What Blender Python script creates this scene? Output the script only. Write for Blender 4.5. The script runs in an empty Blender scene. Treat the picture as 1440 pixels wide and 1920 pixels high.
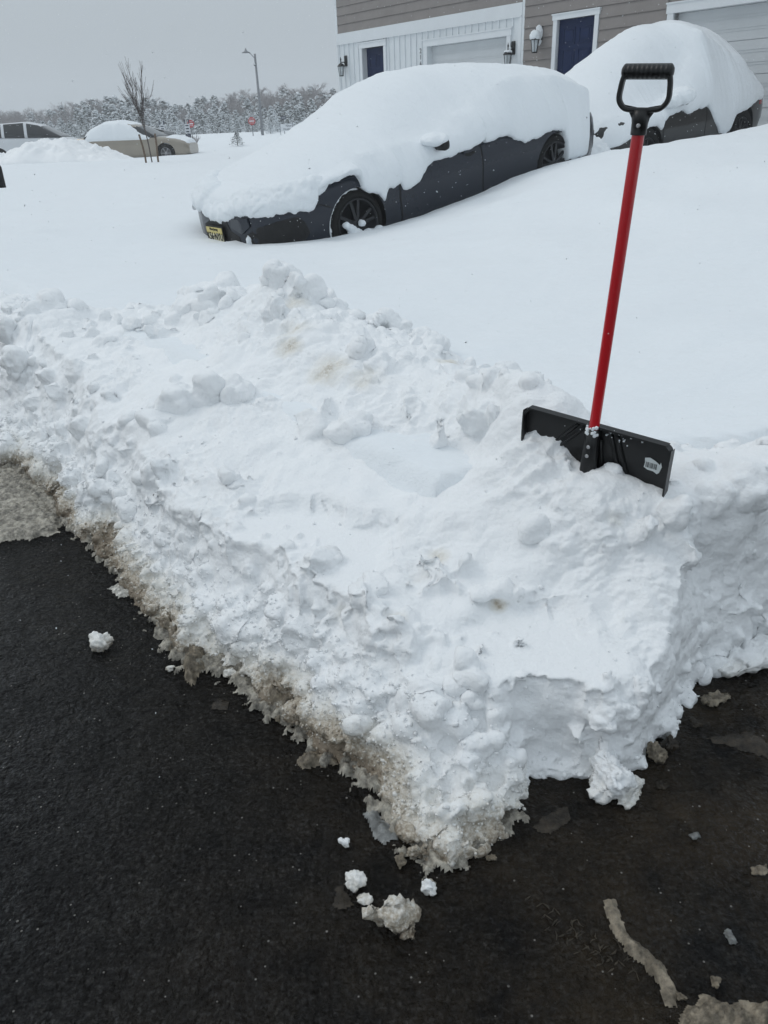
import bpy, bmesh, math, random
import numpy as np
from mathutils import Vector, Matrix, noise, geometry
from mathutils.bvhtree import BVHTree
R = math.radians
HAZE_D = .0017
random.seed(7); RS = np.random.RandomState(7)

# ------------------------------------------------------------------ camera
scene = bpy.context.scene
COL = scene.collection
CAM = Vector((0, 0, 1.6))
PITCH, ROLL, FPX = R(27.05), R(2.3), 1440.0
F_ = Vector((0, math.cos(PITCH), -math.sin(PITCH)))
R0 = Vector((1, 0, 0)); U0 = Vector((0, math.sin(PITCH), math.cos(PITCH)))
RV = R0*math.cos(ROLL) - U0*math.sin(ROLL)
UV = R0*math.sin(ROLL) + U0*math.cos(ROLL)
cam = bpy.data.cameras.new('camera'); camo = bpy.data.objects.new('camera', cam); COL.objects.link(camo)
M = Matrix((RV, UV, -F_)).transposed().to_4x4(); M.translation = CAM
camo.matrix_world = M
cam.sensor_fit = 'VERTICAL'; cam.sensor_height = 24; cam.lens = 24*FPX/1920.0
cam.clip_start = 0.05; cam.clip_end = 2000
scene.camera = camo

# ------------------------------------------------------------------ sky, sun, exposure
world = bpy.data.worlds.new('World'); scene.world = world; world.use_nodes = True
nt = world.node_tree; nt.nodes.clear()
wo = nt.nodes.new('ShaderNodeOutputWorld')
sky = nt.nodes.new('ShaderNodeTexSky'); sky.sky_type = 'NISHITA'; sky.sun_disc = False
SUN_EL, SUN_AZ = R(48), R(-75)
sky.sun_elevation = SUN_EL; sky.sun_rotation = SUN_AZ; sky.dust_density = 6; sky.air_density = 1.5
bg1 = nt.nodes.new('ShaderNodeBackground'); bg1.inputs[1].default_value = 0.05
nt.links.new(sky.outputs[0], bg1.inputs[0])
tc = nt.nodes.new('ShaderNodeTexCoord'); sep = nt.nodes.new('ShaderNodeSeparateXYZ')
nt.links.new(tc.outputs['Generated'], sep.inputs[0])
rmp = nt.nodes.new('ShaderNodeValToRGB'); nt.links.new(sep.outputs[2], rmp.inputs[0])
e = rmp.color_ramp.elements
e[0].position = 0.0; e[0].color = (0.385, 0.435, 0.48, 1)
e[1].position = 1.0; e[1].color = (0.72, 0.80, 0.87, 1)
m1 = rmp.color_ramp.elements.new(0.35); m1.color = (0.47, 0.53, 0.58, 1)
bg2 = nt.nodes.new('ShaderNodeBackground'); bg2.inputs[1].default_value = 1.14
nt.links.new(rmp.outputs[0], bg2.inputs[0])
mx = nt.nodes.new('ShaderNodeMixShader'); mx.inputs[0].default_value = 0.9
nt.links.new(bg1.outputs[0], mx.inputs[1]); nt.links.new(bg2.outputs[0], mx.inputs[2])
nt.links.new(mx.outputs[0], wo.inputs[0])
sun = bpy.data.lights.new('sun', 'SUN'); sun.energy = 0.5; sun.angle = R(25); sun.color = (1, 0.97, 0.93)
suno = bpy.data.objects.new('sun', sun); COL.objects.link(suno)
sd = Vector((math.cos(SUN_EL)*math.sin(SUN_AZ), math.cos(SUN_EL)*math.cos(SUN_AZ), math.sin(SUN_EL)))
suno.rotation_euler = sd.to_track_quat('Z', 'Y').to_euler()
scene.view_settings.view_transform = 'Standard'; scene.view_settings.look = 'None'
scene.view_settings.exposure = 0; scene.view_settings.gamma = 1
scene.cycles.max_bounces = 6; scene.cycles.diffuse_bounces = 4; scene.cycles.volume_bounces = 1

# ------------------------------------------------------------------ materials
def nodes(name):
    m = bpy.data.materials.new(name); m.use_nodes = True
    t = m.node_tree; b = t.nodes['Principled BSDF']
    return m, t, b
def N(t, kind, **kw):
    n = t.nodes.new(kind)
    for k, v in kw.items():
        if k in n.inputs: n.inputs[k].default_value = v
        else: setattr(n, k, v)
    return n
def noise_n(t, scale, detail=6, rough=.6, vec=None):
    n = N(t, 'ShaderNodeTexNoise', Scale=scale, Detail=detail, Roughness=rough)
    if vec is not None: t.links.new(vec, n.inputs['Vector'])
    return n
def objco(t): return N(t, 'ShaderNodeTexCoord').outputs['Object']
def ramp(t, src, stops):
    r = N(t, 'ShaderNodeValToRGB'); el = r.color_ramp.elements
    while len(el) > 1: el.remove(el[-1])
    el[0].position = stops[0][0]; el[0].color = (*stops[0][1], 1)
    for p, c in stops[1:]: x = el.new(p); x.color = (*c, 1)
    t.links.new(src, r.inputs[0]); return r.outputs[0]
def bump(t, b, src, strength, dist, prev=None):
    n = N(t, 'ShaderNodeBump', Strength=strength, Distance=dist); t.links.new(src, n.inputs['Height'])
    if prev is not None: t.links.new(prev, n.inputs['Normal'])
    t.links.new(n.outputs[0], b.inputs['Normal']); return n.outputs[0]
def plain(name, col, rough=.5, metal=0, spec=.5, var=.15, scale=12, bmp=0, coat=0):
    m, t, b = nodes(name)
    n = noise_n(t, scale, 4, .6, objco(t))
    lo = tuple(c*(1-var) for c in col); hi = tuple(min(1, c*(1+var)) for c in col)
    t.links.new(ramp(t, n.outputs[0], [(.3, lo), (.7, hi)]), b.inputs['Base Color'])
    b.inputs['Roughness'].default_value = rough; b.inputs['Metallic'].default_value = metal
    b.inputs['Specular IOR Level'].default_value = spec; b.inputs['Coat Weight'].default_value = coat
    b.inputs['Coat Roughness'].default_value = .08
    if bmp:
        n2 = noise_n(t, scale*8, 4, .6, objco(t)); bump(t, b, n2.outputs[0], .5, bmp)
    return m
def snow_mat(name, fine=.004, ripple=0.0, tint=(.86, .895, .92)):
    m, t, b = nodes(name); co = objco(t)
    n = noise_n(t, 1.3, 5, .6, co)
    t.links.new(ramp(t, n.outputs[0], [(.3, tuple(c*.985 for c in tint)), (.7, tint)]), b.inputs['Base Color'])
    b.inputs['Roughness'].default_value = .75; b.inputs['Specular IOR Level'].default_value = .25
    b.inputs['Sheen Weight'].default_value = .1
    n2 = noise_n(t, 90, 5, .75, co); p = bump(t, b, n2.outputs[0], .55, fine)
    n3 = noise_n(t, 14, 5, .6, co); p = bump(t, b, n3.outputs[0], .35, fine*4, p)
    if ripple:
        mp = N(t, 'ShaderNodeMapping'); mp.inputs['Scale'].default_value = (1.2, 4, 4); mp.inputs['Rotation'].default_value = (0, 0, R(12))
        t.links.new(co, mp.inputs[0]); n4 = noise_n(t, 1.6, 6, .65, mp.outputs[0]); bump(t, b, n4.outputs[0], .5, ripple, p)
    return m
SNOW = snow_mat('fresh_snow', .004, .05)
SNOWC = snow_mat('settled_snow', .006)
def dirty_snow_mat():
    m, t, b = nodes('ploughed_snow'); co = objco(t)
    at = N(t, 'ShaderNodeAttribute', attribute_name='dirt')
    nz = noise_n(t, 85, 7, .8, co)
    gr_ = ramp(t, nz.outputs[0], [(.34, (.15,)*3), (.62, (1.25,)*3)])
    m0 = N(t, 'ShaderNodeMath', operation='MULTIPLY'); t.links.new(gr_, m0.inputs[0]); t.links.new(at.outputs['Fac'], m0.inputs[1])
    mm = N(t, 'ShaderNodeMath', operation='MULTIPLY_ADD'); t.links.new(at.outputs['Fac'], mm.inputs[0])
    mm.inputs[1].default_value = .55; t.links.new(m0.outputs[0], mm.inputs[2])
    c = ramp(t, mm.outputs[0], [(.05, (.925, .94, .95)), (.35, (.80, .785, .74)), (.70, (.47, .415, .335)), (1.0, (.24, .195, .145))])
    t.links.new(c, b.inputs['Base Color'])
    rr = ramp(t, mm.outputs[0], [(.4, (.7,)*3), (1.0, (.28,)*3)]); t.links.new(rr, b.inputs['Roughness'])
    b.inputs['Specular IOR Level'].default_value = .3
    b.inputs['Subsurface Weight'].default_value = 0; b.inputs['Subsurface Radius'].default_value = (.9, 1.0, 1.1)
    b.inputs['Subsurface Scale'].default_value = .012
    n2 = noise_n(t, 210, 5, .8, co); p = bump(t, b, n2.outputs[0], .7, .003)
    v = N(t, 'ShaderNodeTexVoronoi', Scale=75); t.links.new(co, v.inputs['Vector'])
    p = bump(t, b, v.outputs['Distance'], .25, .006, p)
    n3 = noise_n(t, 30, 6, .65, co); bump(t, b, n3.outputs[0], .5, .012, p)
    return m
PILE = dirty_snow_mat()
def slush_mat(name, col, rough=.25, tr=.0):
    m, t, b = nodes(name); co = objco(t)
    n = noise_n(t, 30, 6, .7, co)
    t.links.new(ramp(t, n.outputs[0], [(.36, tuple(c*.35 for c in col)), (.50, tuple(c*.85 for c in col)), (.66, tuple(min(1, c*1.6) for c in col))]), b.inputs['Base Color'])
    b.inputs['Roughness'].default_value = rough + .15; b.inputs['Specular IOR Level'].default_value = .3; b.inputs['Transmission Weight'].default_value = tr
    b.inputs['Subsurface Weight'].default_value = .2; b.inputs['Subsurface Radius'].default_value = (1, .9, .7); b.inputs['Subsurface Scale'].default_value = .01
    n2 = noise_n(t, 160, 6, .75, co); p = bump(t, b, n2.outputs[0], .8, .004)
    n3 = noise_n(t, 30, 6, .65, co); bump(t, b, n3.outputs[0], .6, .012, p)
    return m
SLUSH = slush_mat('brown_slush', (.24, .205, .155))
SLUSHD = slush_mat('wet_brown_slush', (.034, .027, .019), .12)
SLUSHF = slush_mat('wet_grey_slush', (.36, .335, .285), .05)
ICE = slush_mat('clear_ice', (.45, .46, .45), .15, .5)
CRUST = slush_mat('dirty_snow_crust', (.62, .60, .55), .5)
def asphalt_mat():
    m, t, b = nodes('wet_asphalt'); co = objco(t)
    sp = N(t, 'ShaderNodeSeparateXYZ'); t.links.new(co, sp.inputs[0])
    n = noise_n(t, 2.2, 6, .6, co)
    base = ramp(t, n.outputs[0], [(.3, (.003, .003, .0032)), (.7, (.008, .0078, .0076))])
    va = N(t, 'ShaderNodeTexVoronoi', Scale=150); t.links.new(co, va.inputs['Vector'])
    sca = N(t, 'ShaderNodeSeparateColor'); t.links.new(va.outputs['Color'], sca.inputs[0])
    agg = ramp(t, sca.outputs[1], [(.0, (.0015, .0015, .0015)), (.5, (.004, .0038, .0035)), (.8, (.016, .0155, .0145)), (.93, (.034, .032, .029)), (1.0, (.075, .072, .066))])
    nb = noise_n(t, 14, 5, .7, co); fb = ramp(t, nb.outputs[0], [(.3, (.05,)*3), (.7, (.45,)*3)])
    mxa = N(t, 'ShaderNodeMix', data_type='RGBA'); t.links.new(fb, mxa.inputs[0]); t.links.new(base, mxa.inputs[6]); t.links.new(agg, mxa.inputs[7]); base = mxa.outputs[2]
    # brown melt-water silt, thicker towards the cleared driveway on the right
    mr = N(t, 'ShaderNodeMapRange'); mr.inputs['From Min'].default_value = -.9; mr.inputs['From Max'].default_value = .7
    t.links.new(sp.outputs[0], mr.inputs[0])
    n5 = noise_n(t, 3.5, 7, .7, co)
    mu = N(t, 'ShaderNodeMath', operation='MULTIPLY'); t.links.new(mr.outputs[0], mu.inputs[0])
    mp5 = ramp(t, n5.outputs[0], [(.35, (0,)*3), (.68, (1,)*3)]); t.links.new(mp5, mu.inputs[1])
    mixc = N(t, 'ShaderNodeMix', data_type='RGBA'); t.links.new(mu.outputs[0], mixc.inputs[0])
    t.links.new(base, mixc.inputs[6]); mixc.inputs[7].default_value = (.034, .0245, .0145, 1)
    # pale grit and snow crumbs caught in the surface
    v = N(t, 'ShaderNodeTexVoronoi', Scale=55, Randomness=1.0); t.links.new(co, v.inputs['Vector'])
    n6 = noise_n(t, 9, 4, .6, co)
    sub = N(t, 'ShaderNodeMath', operation='MULTIPLY'); t.links.new(n6.outputs[0], sub.inputs[0]); sub.inputs[1].default_value = .26
    lt = N(t, 'ShaderNodeMath', operation='LESS_THAN'); t.links.new(v.outputs['Distance'], lt.inputs[0]); t.links.new(sub.outputs[0], lt.inputs[1])
    sc = N(t, 'ShaderNodeSeparateColor'); t.links.new(v.outputs['Color'], sc.inputs[0])
    gt = N(t, 'ShaderNodeMath', operation='GREATER_THAN'); t.links.new(sc.outputs[0], gt.inputs[0]); gt.inputs[1].default_value = .84
    mm = N(t, 'ShaderNodeMath', operation='MULTIPLY'); t.links.new(lt.outputs[0], mm.inputs[0]); t.links.new(gt.outputs[0], mm.inputs[1])
    mc2 = N(t, 'ShaderNodeMix', data_type='RGBA'); t.links.new(mm.outputs[0], mc2.inputs[0])
    t.links.new(mixc.outputs[2], mc2.inputs[6]); mc2.inputs[7].default_value = (.20, .19, .175, 1)
    t.links.new(mc2.outputs[2], b.inputs['Base Color'])
    n7 = noise_n(t, 5, 5, .6, co)
    t.links.new(ramp(t, n7.outputs[0], [(.38, (.03,)*3), (.50, (.10,)*3), (.7, (.24,)*3)]), b.inputs['Roughness'])
    ns_ = noise_n(t, 75, 5, .75, co); nl_ = noise_n(t, 7, 4, .6, co)
    sp1 = ramp(t, ns_.outputs[0], [(.38, (.05,)*3), (.52, (.13,)*3), (.66, (.42,)*3)]); sp2 = ramp(t, nl_.outputs[0], [(.35, (.75,)*3), (.65, (1.15,)*3)])
    sm_ = N(t, 'ShaderNodeMath', operation='MULTIPLY'); t.links.new(sp1, sm_.inputs[0]); t.links.new(sp2, sm_.inputs[1]); t.links.new(sm_.outputs[0], b.inputs['Specular IOR Level'])
    v1 = N(t, 'ShaderNodeTexVoronoi', Scale=120, feature='SMOOTH_F1'); t.links.new(co, v1.inputs['Vector'])
    p = bump(t, b, v1.outputs['Distance'], .6, .008)
    v2 = noise_n(t, 45, 7, .75, co); p = bump(t, b, v2.outputs[0], .55, .022, p)
    n8 = noise_n(t, 20, 4, .6, co); bump(t, b, n8.outputs[0], .7, .05, p)
    return m
ASPH = asphalt_mat()
CARBLUE = plain('dark_blue_grey_paint', (.014, .0185, .029), .25, .2, .4, .08, 3, 0, .25)
CARGREY = plain('dark_grey_paint', (.026, .026, .026), .3, .2, .4, .08, 3, 0, .3)
BLACKP = plain('black_plastic', (.006, .006, .0065), .55, 0, .4, .2, 20, .0005)
RUBBER = plain('tyre_rubber', (.008, .008, .008), .8, 0, .3, .2, 30, .001)
ALLOY = plain('dark_alloy', (.030, .031, .034), .35, .5, .5, .1)
SILVER = plain('silver_alloy', (.35, .35, .36), .3, .8)
GLASSD = plain('tinted_glass', (.012, .014, .016), .06, 0, .6, .1)
BEIGE = plain('beige_paint', (.30, .265, .215), .3, .3, .5, .05, 3, 0, .5)
WHITEP = plain('white_car_paint', (.62, .64, .66), .3, 0, .5, .03, 3, 0, .5)
GREYP = plain('grey_car_paint', (.20, .205, .21), .3, .3, .5, .05, 3, 0, .5)
LAMPR = plain('red_lens', (.30, .012, .012), .2)
WHITE_TRIM = plain('white_trim', (.72, .75, .77), .5, 0, .4, .02, 4)
WHITE_WALL = plain('white_board', (.70, .735, .755), .55, 0, .4, .03, 3)
TAUPE = plain('taupe_vinyl_siding', (.25, .228, .216), .6, 0, .35, .07, 4, .0006)
NAVY = plain('navy_door_paint', (.004, .015, .060), .5, 0, .2, .1, 5)
GARAGE = plain('garage_panel_white', (.60, .625, .64), .5, 0, .4, .03, 3)
BLACKM = plain('black_metal', (.008, .008, .009), .4, .3)
LGLASS = plain('lantern_glass', (.50, .54, .56), .12, 0, .5, .1, 30)
CANDLE = plain('candle_white', (.7, .7, .66), .5)
RED = plain('red_fibreglass', (.50, .003, .010), .33, 0, .5, .06, 10, 0, .3)
PBLACK = plain('shovel_black_plastic', (.0065, .0068, .0072), .38, 0, .45, .15, 25, .0006)
STEEL = plain('screw_steel', (.45, .45, .46), .35, .9)
STICKER = plain('barcode_label_white', (.62, .66, .66), .5, 0, .4, .05)
ROOF = plain('roof_shingle', (.06, .06, .062), .9, 0, .2, .3, 20, .005)
PLATEY = plain('plate_yellow', (.62, .52, .20), .4, 0, .4, .05)
PLATEW = plain('plate_cream', (.66, .62, .45), .4, 0, .4, .05)
POLEG = plain('galvanised_pole', (.20, .21, .225), .5, .4)
SIGNR = plain('sign_red', (.42, .025, .03), .5, 0, .4, .05)
SIGNW = plain('sign_white', (.70, .72, .74), .5, 0, .4, .03)
SIGNB = plain('sign_navy', (.03, .04, .07), .5)
BARK = plain('young_tree_bark', (.10, .083, .078), .8, 0, .3, .3, 30, .002)
WOOD = plain('stake_wood', (.15, .11, .08), .8, 0, .3, .2, 30, .001)
YELLOW = plain('yellow_plastic', (.75, .60, .02), .4)
NEEDLE = plain('pine_needles', (.075, .085, .078), .8, 0, .2, .5, 1.2)
NSNOW = plain('snow_on_branches', (.82, .85, .87), .8, 0, .2, .12, 1.5)
TWIG = plain('grey_twigs', (.30, .275, .275), .9, 0, .2, .3, .5)
TRUNKM = plain('pine_bark', (.07, .058, .05), .9, 0, .2, .3, 3)

# ------------------------------------------------------------------ mesh helpers
def tag(o, label=None, cat=None, group=None, kind=None):
    for k, v in (('label', label), ('category', cat), ('group', group), ('kind', kind)):
        if v: o[k] = v
    return o
def empty(name, loc=(0, 0, 0), rz=0, **kw):
    o = bpy.data.objects.new(name, None); COL.objects.link(o); o.location = loc; o.rotation_euler = (0, 0, rz)
    o.empty_display_size = .2
    return tag(o, **kw)
def link(name, me, mats=None, parent=None, smooth=False, **kw):
    o = bpy.data.objects.new(name, me); COL.objects.link(o)
    if mats is not None:
        for m in (mats if isinstance(mats, (list, tuple)) else [mats]): me.materials.append(m)
    if smooth and len(me.polygons): me.polygons.foreach_set('use_smooth', [True]*len(me.polygons))
    if parent is not None: o.parent = parent
    return tag(o, **kw)
def np_mesh(name, verts, faces):
    verts = np.asarray(verts, dtype=np.float32); faces = np.asarray(faces, dtype=np.int32)
    me = bpy.data.meshes.new(name); me.vertices.add(len(verts)); me.vertices.foreach_set('co', verts.ravel())
    k = faces.shape[1]
    me.loops.add(faces.size); me.loops.foreach_set('vertex_index', faces.ravel())
    me.polygons.add(len(faces)); me.polygons.foreach_set('loop_start', np.arange(len(faces), dtype=np.int32)*k)
    me.update(calc_edges=True); me.validate(); return me
class MB:
    def __init__(s): s.bm = bmesh.new()
    def box(s, c, size, rot=None, mi=0, bev=0):
        m = Matrix.Translation(c) @ (rot.to_4x4() if rot is not None else Matrix()) @ Matrix.Diagonal((*size, 1))
        r = bmesh.ops.create_cube(s.bm, size=1, matrix=m)
        fs = set(f for v in r['verts'] for f in v.link_faces)
        if bev:
            es = list(set(e for v in r['verts'] for e in v.link_edges))
            q = bmesh.ops.bevel(s.bm, geom=es, offset=bev, segments=2, affect='EDGES', profile=.5)
            fs = set(q['faces']) | set(f for f in fs if f.is_valid)
        for f in fs: f.material_index = mi
        return s
    def tube(s, pts, rad, n=10, mi=0, cap=True):
        pts = [Vector(p) for p in pts]; rr = rad if isinstance(rad, (list, tuple)) else [rad]*len(pts)
        rings = []; up = None
        for i, p in enumerate(pts):
            d = (pts[min(i+1, len(pts)-1)] - pts[max(i-1, 0)]).normalized()
            if up is None or abs(up.dot(d)) > .98: up = Vector((0, 0, 1)) if abs(d.z) < .9 else Vector((0, 1, 0))
            a = d.cross(up).normalized(); b = a.cross(d).normalized(); up = b
            rings.append([s.bm.verts.new(p + (a*math.cos(2*math.pi*k/n) + b*math.sin(2*math.pi*k/n))*rr[i]) for k in range(n)])
        for i in range(len(rings)-1):
            for k in range(n):
                f = s.bm.faces.new((rings[i][k], rings[i][(k+1) % n], rings[i+1][(k+1) % n], rings[i+1][k])); f.material_index = mi; f.smooth = True
        if cap:
            for q in (rings[0][::-1], rings[-1]): s.bm.faces.new(q).material_index = mi
        return s
    def lathe(s, prof, mat=Matrix(), n=32, mi=0):      # prof: (r, axial) about local Y
        rings = [[s.bm.verts.new(mat @ Vector((r*math.cos(2*math.pi*k/n), a, r*math.sin(2*math.pi*k/n)))) for k in range(n)] for r, a in prof]
        for i in range(len(rings)-1):
            for k in range(n):
                f = s.bm.faces.new((rings[i][k], rings[i][(k+1) % n], rings[i+1][(k+1) % n], rings[i+1][k])); f.material_index = mi; f.smooth = True
        return s
    def poly(s, pts, ext=None, mi=0):
        vs = [s.bm.verts.new(p) for p in pts]; f = s.bm.faces.new(vs); f.material_index = mi
        if ext is not None:
            r = bmesh.ops.extrude_face_region(s.bm, geom=[f]); nv = [g for g in r['geom'] if isinstance(g, bmesh.types.BMVert)]
            bmesh.ops.translate(s.bm, verts=nv, vec=ext)
        return s
    def build(s, name, mats, parent=None, smooth=False, **kw):
        bmesh.ops.recalc_face_normals(s.bm, faces=s.bm.faces)
        me = bpy.data.meshes.new(name); s.bm.to_mesh(me); s.bm.free()
        return link(name, me, mats, parent, smooth, **kw)
def evaluated(o):
    dg = bpy.context.evaluated_depsgraph_get(); dg.update()
    return bpy.data.meshes.new_from_object(o.evaluated_get(dg))
def bake(o):
    me = evaluated(o); old = o.data; o.modifiers.clear(); o.data = me; bpy.data.meshes.remove(old)
def text_mesh(s, size, depth=.002, font_scale=(1, 1)):
    cu = bpy.data.curves.new('txt', 'FONT'); cu.body = s; cu.size = size; cu.extrude = depth; cu.align_x = 'CENTER'; cu.align_y = 'CENTER'
    cu.resolution_u = 3
    o = bpy.data.objects.new('txt', cu); COL.objects.link(o); me = evaluated(o)
    bpy.data.objects.remove(o); bpy.data.curves.remove(cu)
    for v in me.vertices: v.co.x *= font_scale[0]; v.co.y *= font_scale[1]
    return me
def interp(x, tab): return float(np.interp(x, [a for a, _ in tab], [b for _, b in tab]))
def fbm(p, s, octv=4): return noise.fractal(Vector(p)*s, .9, 2.1, octv, noise_basis='PERLIN_ORIGINAL')

# frame of the street: nv points from the street to the house, tv runs along the facade
YAW = R(51.5)
nv = Vector((math.sin(YAW), math.cos(YAW), 0)); tv = Vector((-math.cos(YAW), math.sin(YAW), 0))
def DT(D, T, z=0): return nv*D + tv*T + Vector((0, 0, z))

# ------------------------------------------------------------------ road
rd = [DT(-9, -40), DT(1.25, -40), DT(1.25, 40), DT(-9, 40)]
me = bpy.data.meshes.new('road'); me.from_pydata([tuple(p) for p in rd], [], [(0, 1, 2, 3)])
link('road', me, ASPH, kind='structure')
dr = [DT(1.25, -2.6, .0), DT(1.25, 1.2, .0), DT(4.9, 1.2, .0), DT(4.9, -2.6, .0)]
me = bpy.data.meshes.new('driveway'); me.from_pydata([tuple(p) for p in dr], [], [(3, 2, 1, 0)])
link('driveway', me, ASPH, kind='structure')

# ------------------------------------------------------------------ snow field (one sheet to the horizon)
FP = [  # x, y, z of the fallen snow surface
 (-2.6,5.0,.56),(-1.4,4.8,.55),(-.4,4.9,.56),(.4,4.2,.52),(.7,3.2,.50),(1.0,2.6,.50),(1.5,2.6,.52),(2.5,3.4,.58),(3.5,4.5,.66),(5,5.5,.78),
 (-1.6,5.9,.60),(-.5,6.0,.60),(.5,6.2,.60),(1.6,6.6,.72),(2.6,7.2,.90),(4.0,8,1.08),(6,9,1.2),
 (-3.5,6.2,.58),(-5,9,.60),(-8,12,.66),(-3,9,.62),(-2.6,11,.72),(-1.2,11.5,.9),(-6,16,.72),(-12,16,.7),(-6,22,.84),(-14,24,.82),(-9,30,.66),
 (-16,34,.55),(-8.5,33,.62),(-5,33,.66),(-7,45,.78),(-4,60,.9),(-12,70,1.0),(-8,90,.95),(-30,90,.75),(-60,120,.7),(0,150,.9),(60,150,1.0),(-150,150,.6),
 (12,16,1.3),(20,6,1.2),(9,5,1.0),(20,-10,.9),(30,30,1.2),(2,25,1.0),(-16,6,.5),(-40,20,.6)]
SIL = [(3.2,.62),(3.55,.60),(4.0,.57),(4.4,.56),(4.7,.585),(5.25,.60),(5.7,.635),(6.15,.70),(6.65,.78),(7.2,.885),(7.55,.975),(7.9,1.06),(8.4,1.12),(8.8,1.14),(9.7,1.19),(10.6,1.245),(11.7,1.285),(12.6,1.31)]
for D, z in SIL:
    z += .10*min(1, max(0, (D-5)/2)) + .03*min(1, max(0, (D-9)/3))
    p = DT(D, 6.25); FP.append((p.x, p.y, z))
    p = DT(D*.93, 5.5); FP.append((p.x, p.y, z*.985 if D > 5 else z))
for D, z in [(3.3,.50),(4.5,.50),(5.5,.52),(6.5,.62),(7.5,.75),(8.5,.85),(9.5,.9),(10.5,.95),(11.5,1.0),(12.5,1.08),(13.5,1.15)]:
    p = DT(D, 6.8); FP.append((p.x, p.y, z)); p = DT(D, 7.6); FP.append((p.x, p.y, z+.0))
for D, z in [(4,.66),(5,.72),(6,.8),(8,.9),(10,1.0),(13,1.2),(14.6,1.25)]:
    p = DT(D, 8.9); FP.append((p.x, p.y, z)); p = DT(D, 10.5); FP.append((p.x, p.y, z))
    p = DT(D, 14); FP.append((p.x, p.y, z))
FPA = np.array(FP)
def field_z(X, Y):
    X = np.asarray(X, float); Y = np.asarray(Y, float)
    num = np.zeros(X.shape); den = np.zeros(X.shape)
    rr = np.hypot(X, Y)
    s2 = (.18 + .05*rr)**2
    for x, y, z in FPA:
        w = 1/((X-x)**2 + (Y-y)**2 + s2)**1.9
        num += w*z; den += w
    return num/den
def vnoise(X, Y, s, oct=3, z=0.):
    out = np.empty(X.shape); fx = X.ravel(); fy = Y.ravel(); o = out.ravel()
    for i in range(fx.size): o[i] = noise.fractal(Vector((fx[i]*s, fy[i]*s, z)), .9, 2.1, oct, noise_basis='PERLIN_ORIGINAL')
    return o.reshape(X.shape)
nr, na = 330, 620
rad = .9*(255/.9)**(np.linspace(0, 1, nr)**1.12)
ang = np.concatenate([np.linspace(-58, 58, 470), np.linspace(58, 302, 151)[1:]])*math.pi/180
na = len(ang)
RR, AA = np.meshgrid(rad, ang, indexing='ij')
X = RR*np.sin(AA); Y = RR*np.cos(AA)
Z = field_z(X, Y)
Dm = X*nv.x + Y*nv.y; Tm = X*tv.x + Y*tv.y
Z += vnoise(X, Y, .35, 3)*.035*np.clip(RR/6, .3, 1) + vnoise(X, Y, 1.6, 2, 4.)*.006
near_ = np.clip(1.4-RR/40, 0, 1)
wd = X*.93 + Y*.37; wc = -X*.37 + Y*.93
Z += (np.abs(vnoise(wd*.5, wc*1.6, 1.1, 3, 7.))*.035 + vnoise(wd*.6, wc*2.2, 2.6, 3, 9.)*.010)*near_
# road and cleared driveway lie below: drop the sheet there
def sstep(a, b, v): t_ = np.clip((v-a)/(b-a), 0, 1); return t_*t_*(3-2*t_)
inroad = 1 - sstep(1.3, 1.65, Dm)
ta_ = np.interp(Dm, [1.6, 2.15, 2.6, 2.9], [1.55, 1.40, 1.0, .9])
indr = (1 - sstep(0, .2, Tm-ta_))*(1-sstep(4.4, 4.8, Dm))*sstep(-2.6, -2.2, Tm)
far_side = sstep(-8.6, -9.2, Dm) if False else (1 - sstep(-9.3, -8.7, Dm))
drop = np.clip(np.maximum(inroad*(1-far_side), indr), 0, 1)
Z = Z*(1-drop) + (-.25)*drop
V = np.stack([X, Y, Z], -1).reshape(-1, 3)
idx = np.arange(nr*na).reshape(nr, na)
a = idx[:-1, :]; b = idx[1:, :]; a2 = np.roll(a, -1, 1); b2 = np.roll(b, -1, 1)
Fc = np.stack([a, b, b2, a2], -1).reshape(-1, 4)[:, ::-1]
me = np_mesh('snow_ground', V, Fc)
link('snow_ground', me, SNOW, smooth=True, kind='structure')

# ------------------------------------------------------------------ ploughed snow pile
def pix(px, py, z):
    d = RV*((px-720)/FPX) + UV*((960-py)/FPX) + F_
    q = CAM + d*((z-1.6)/d.z); return (q.x, q.y, z)
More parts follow.
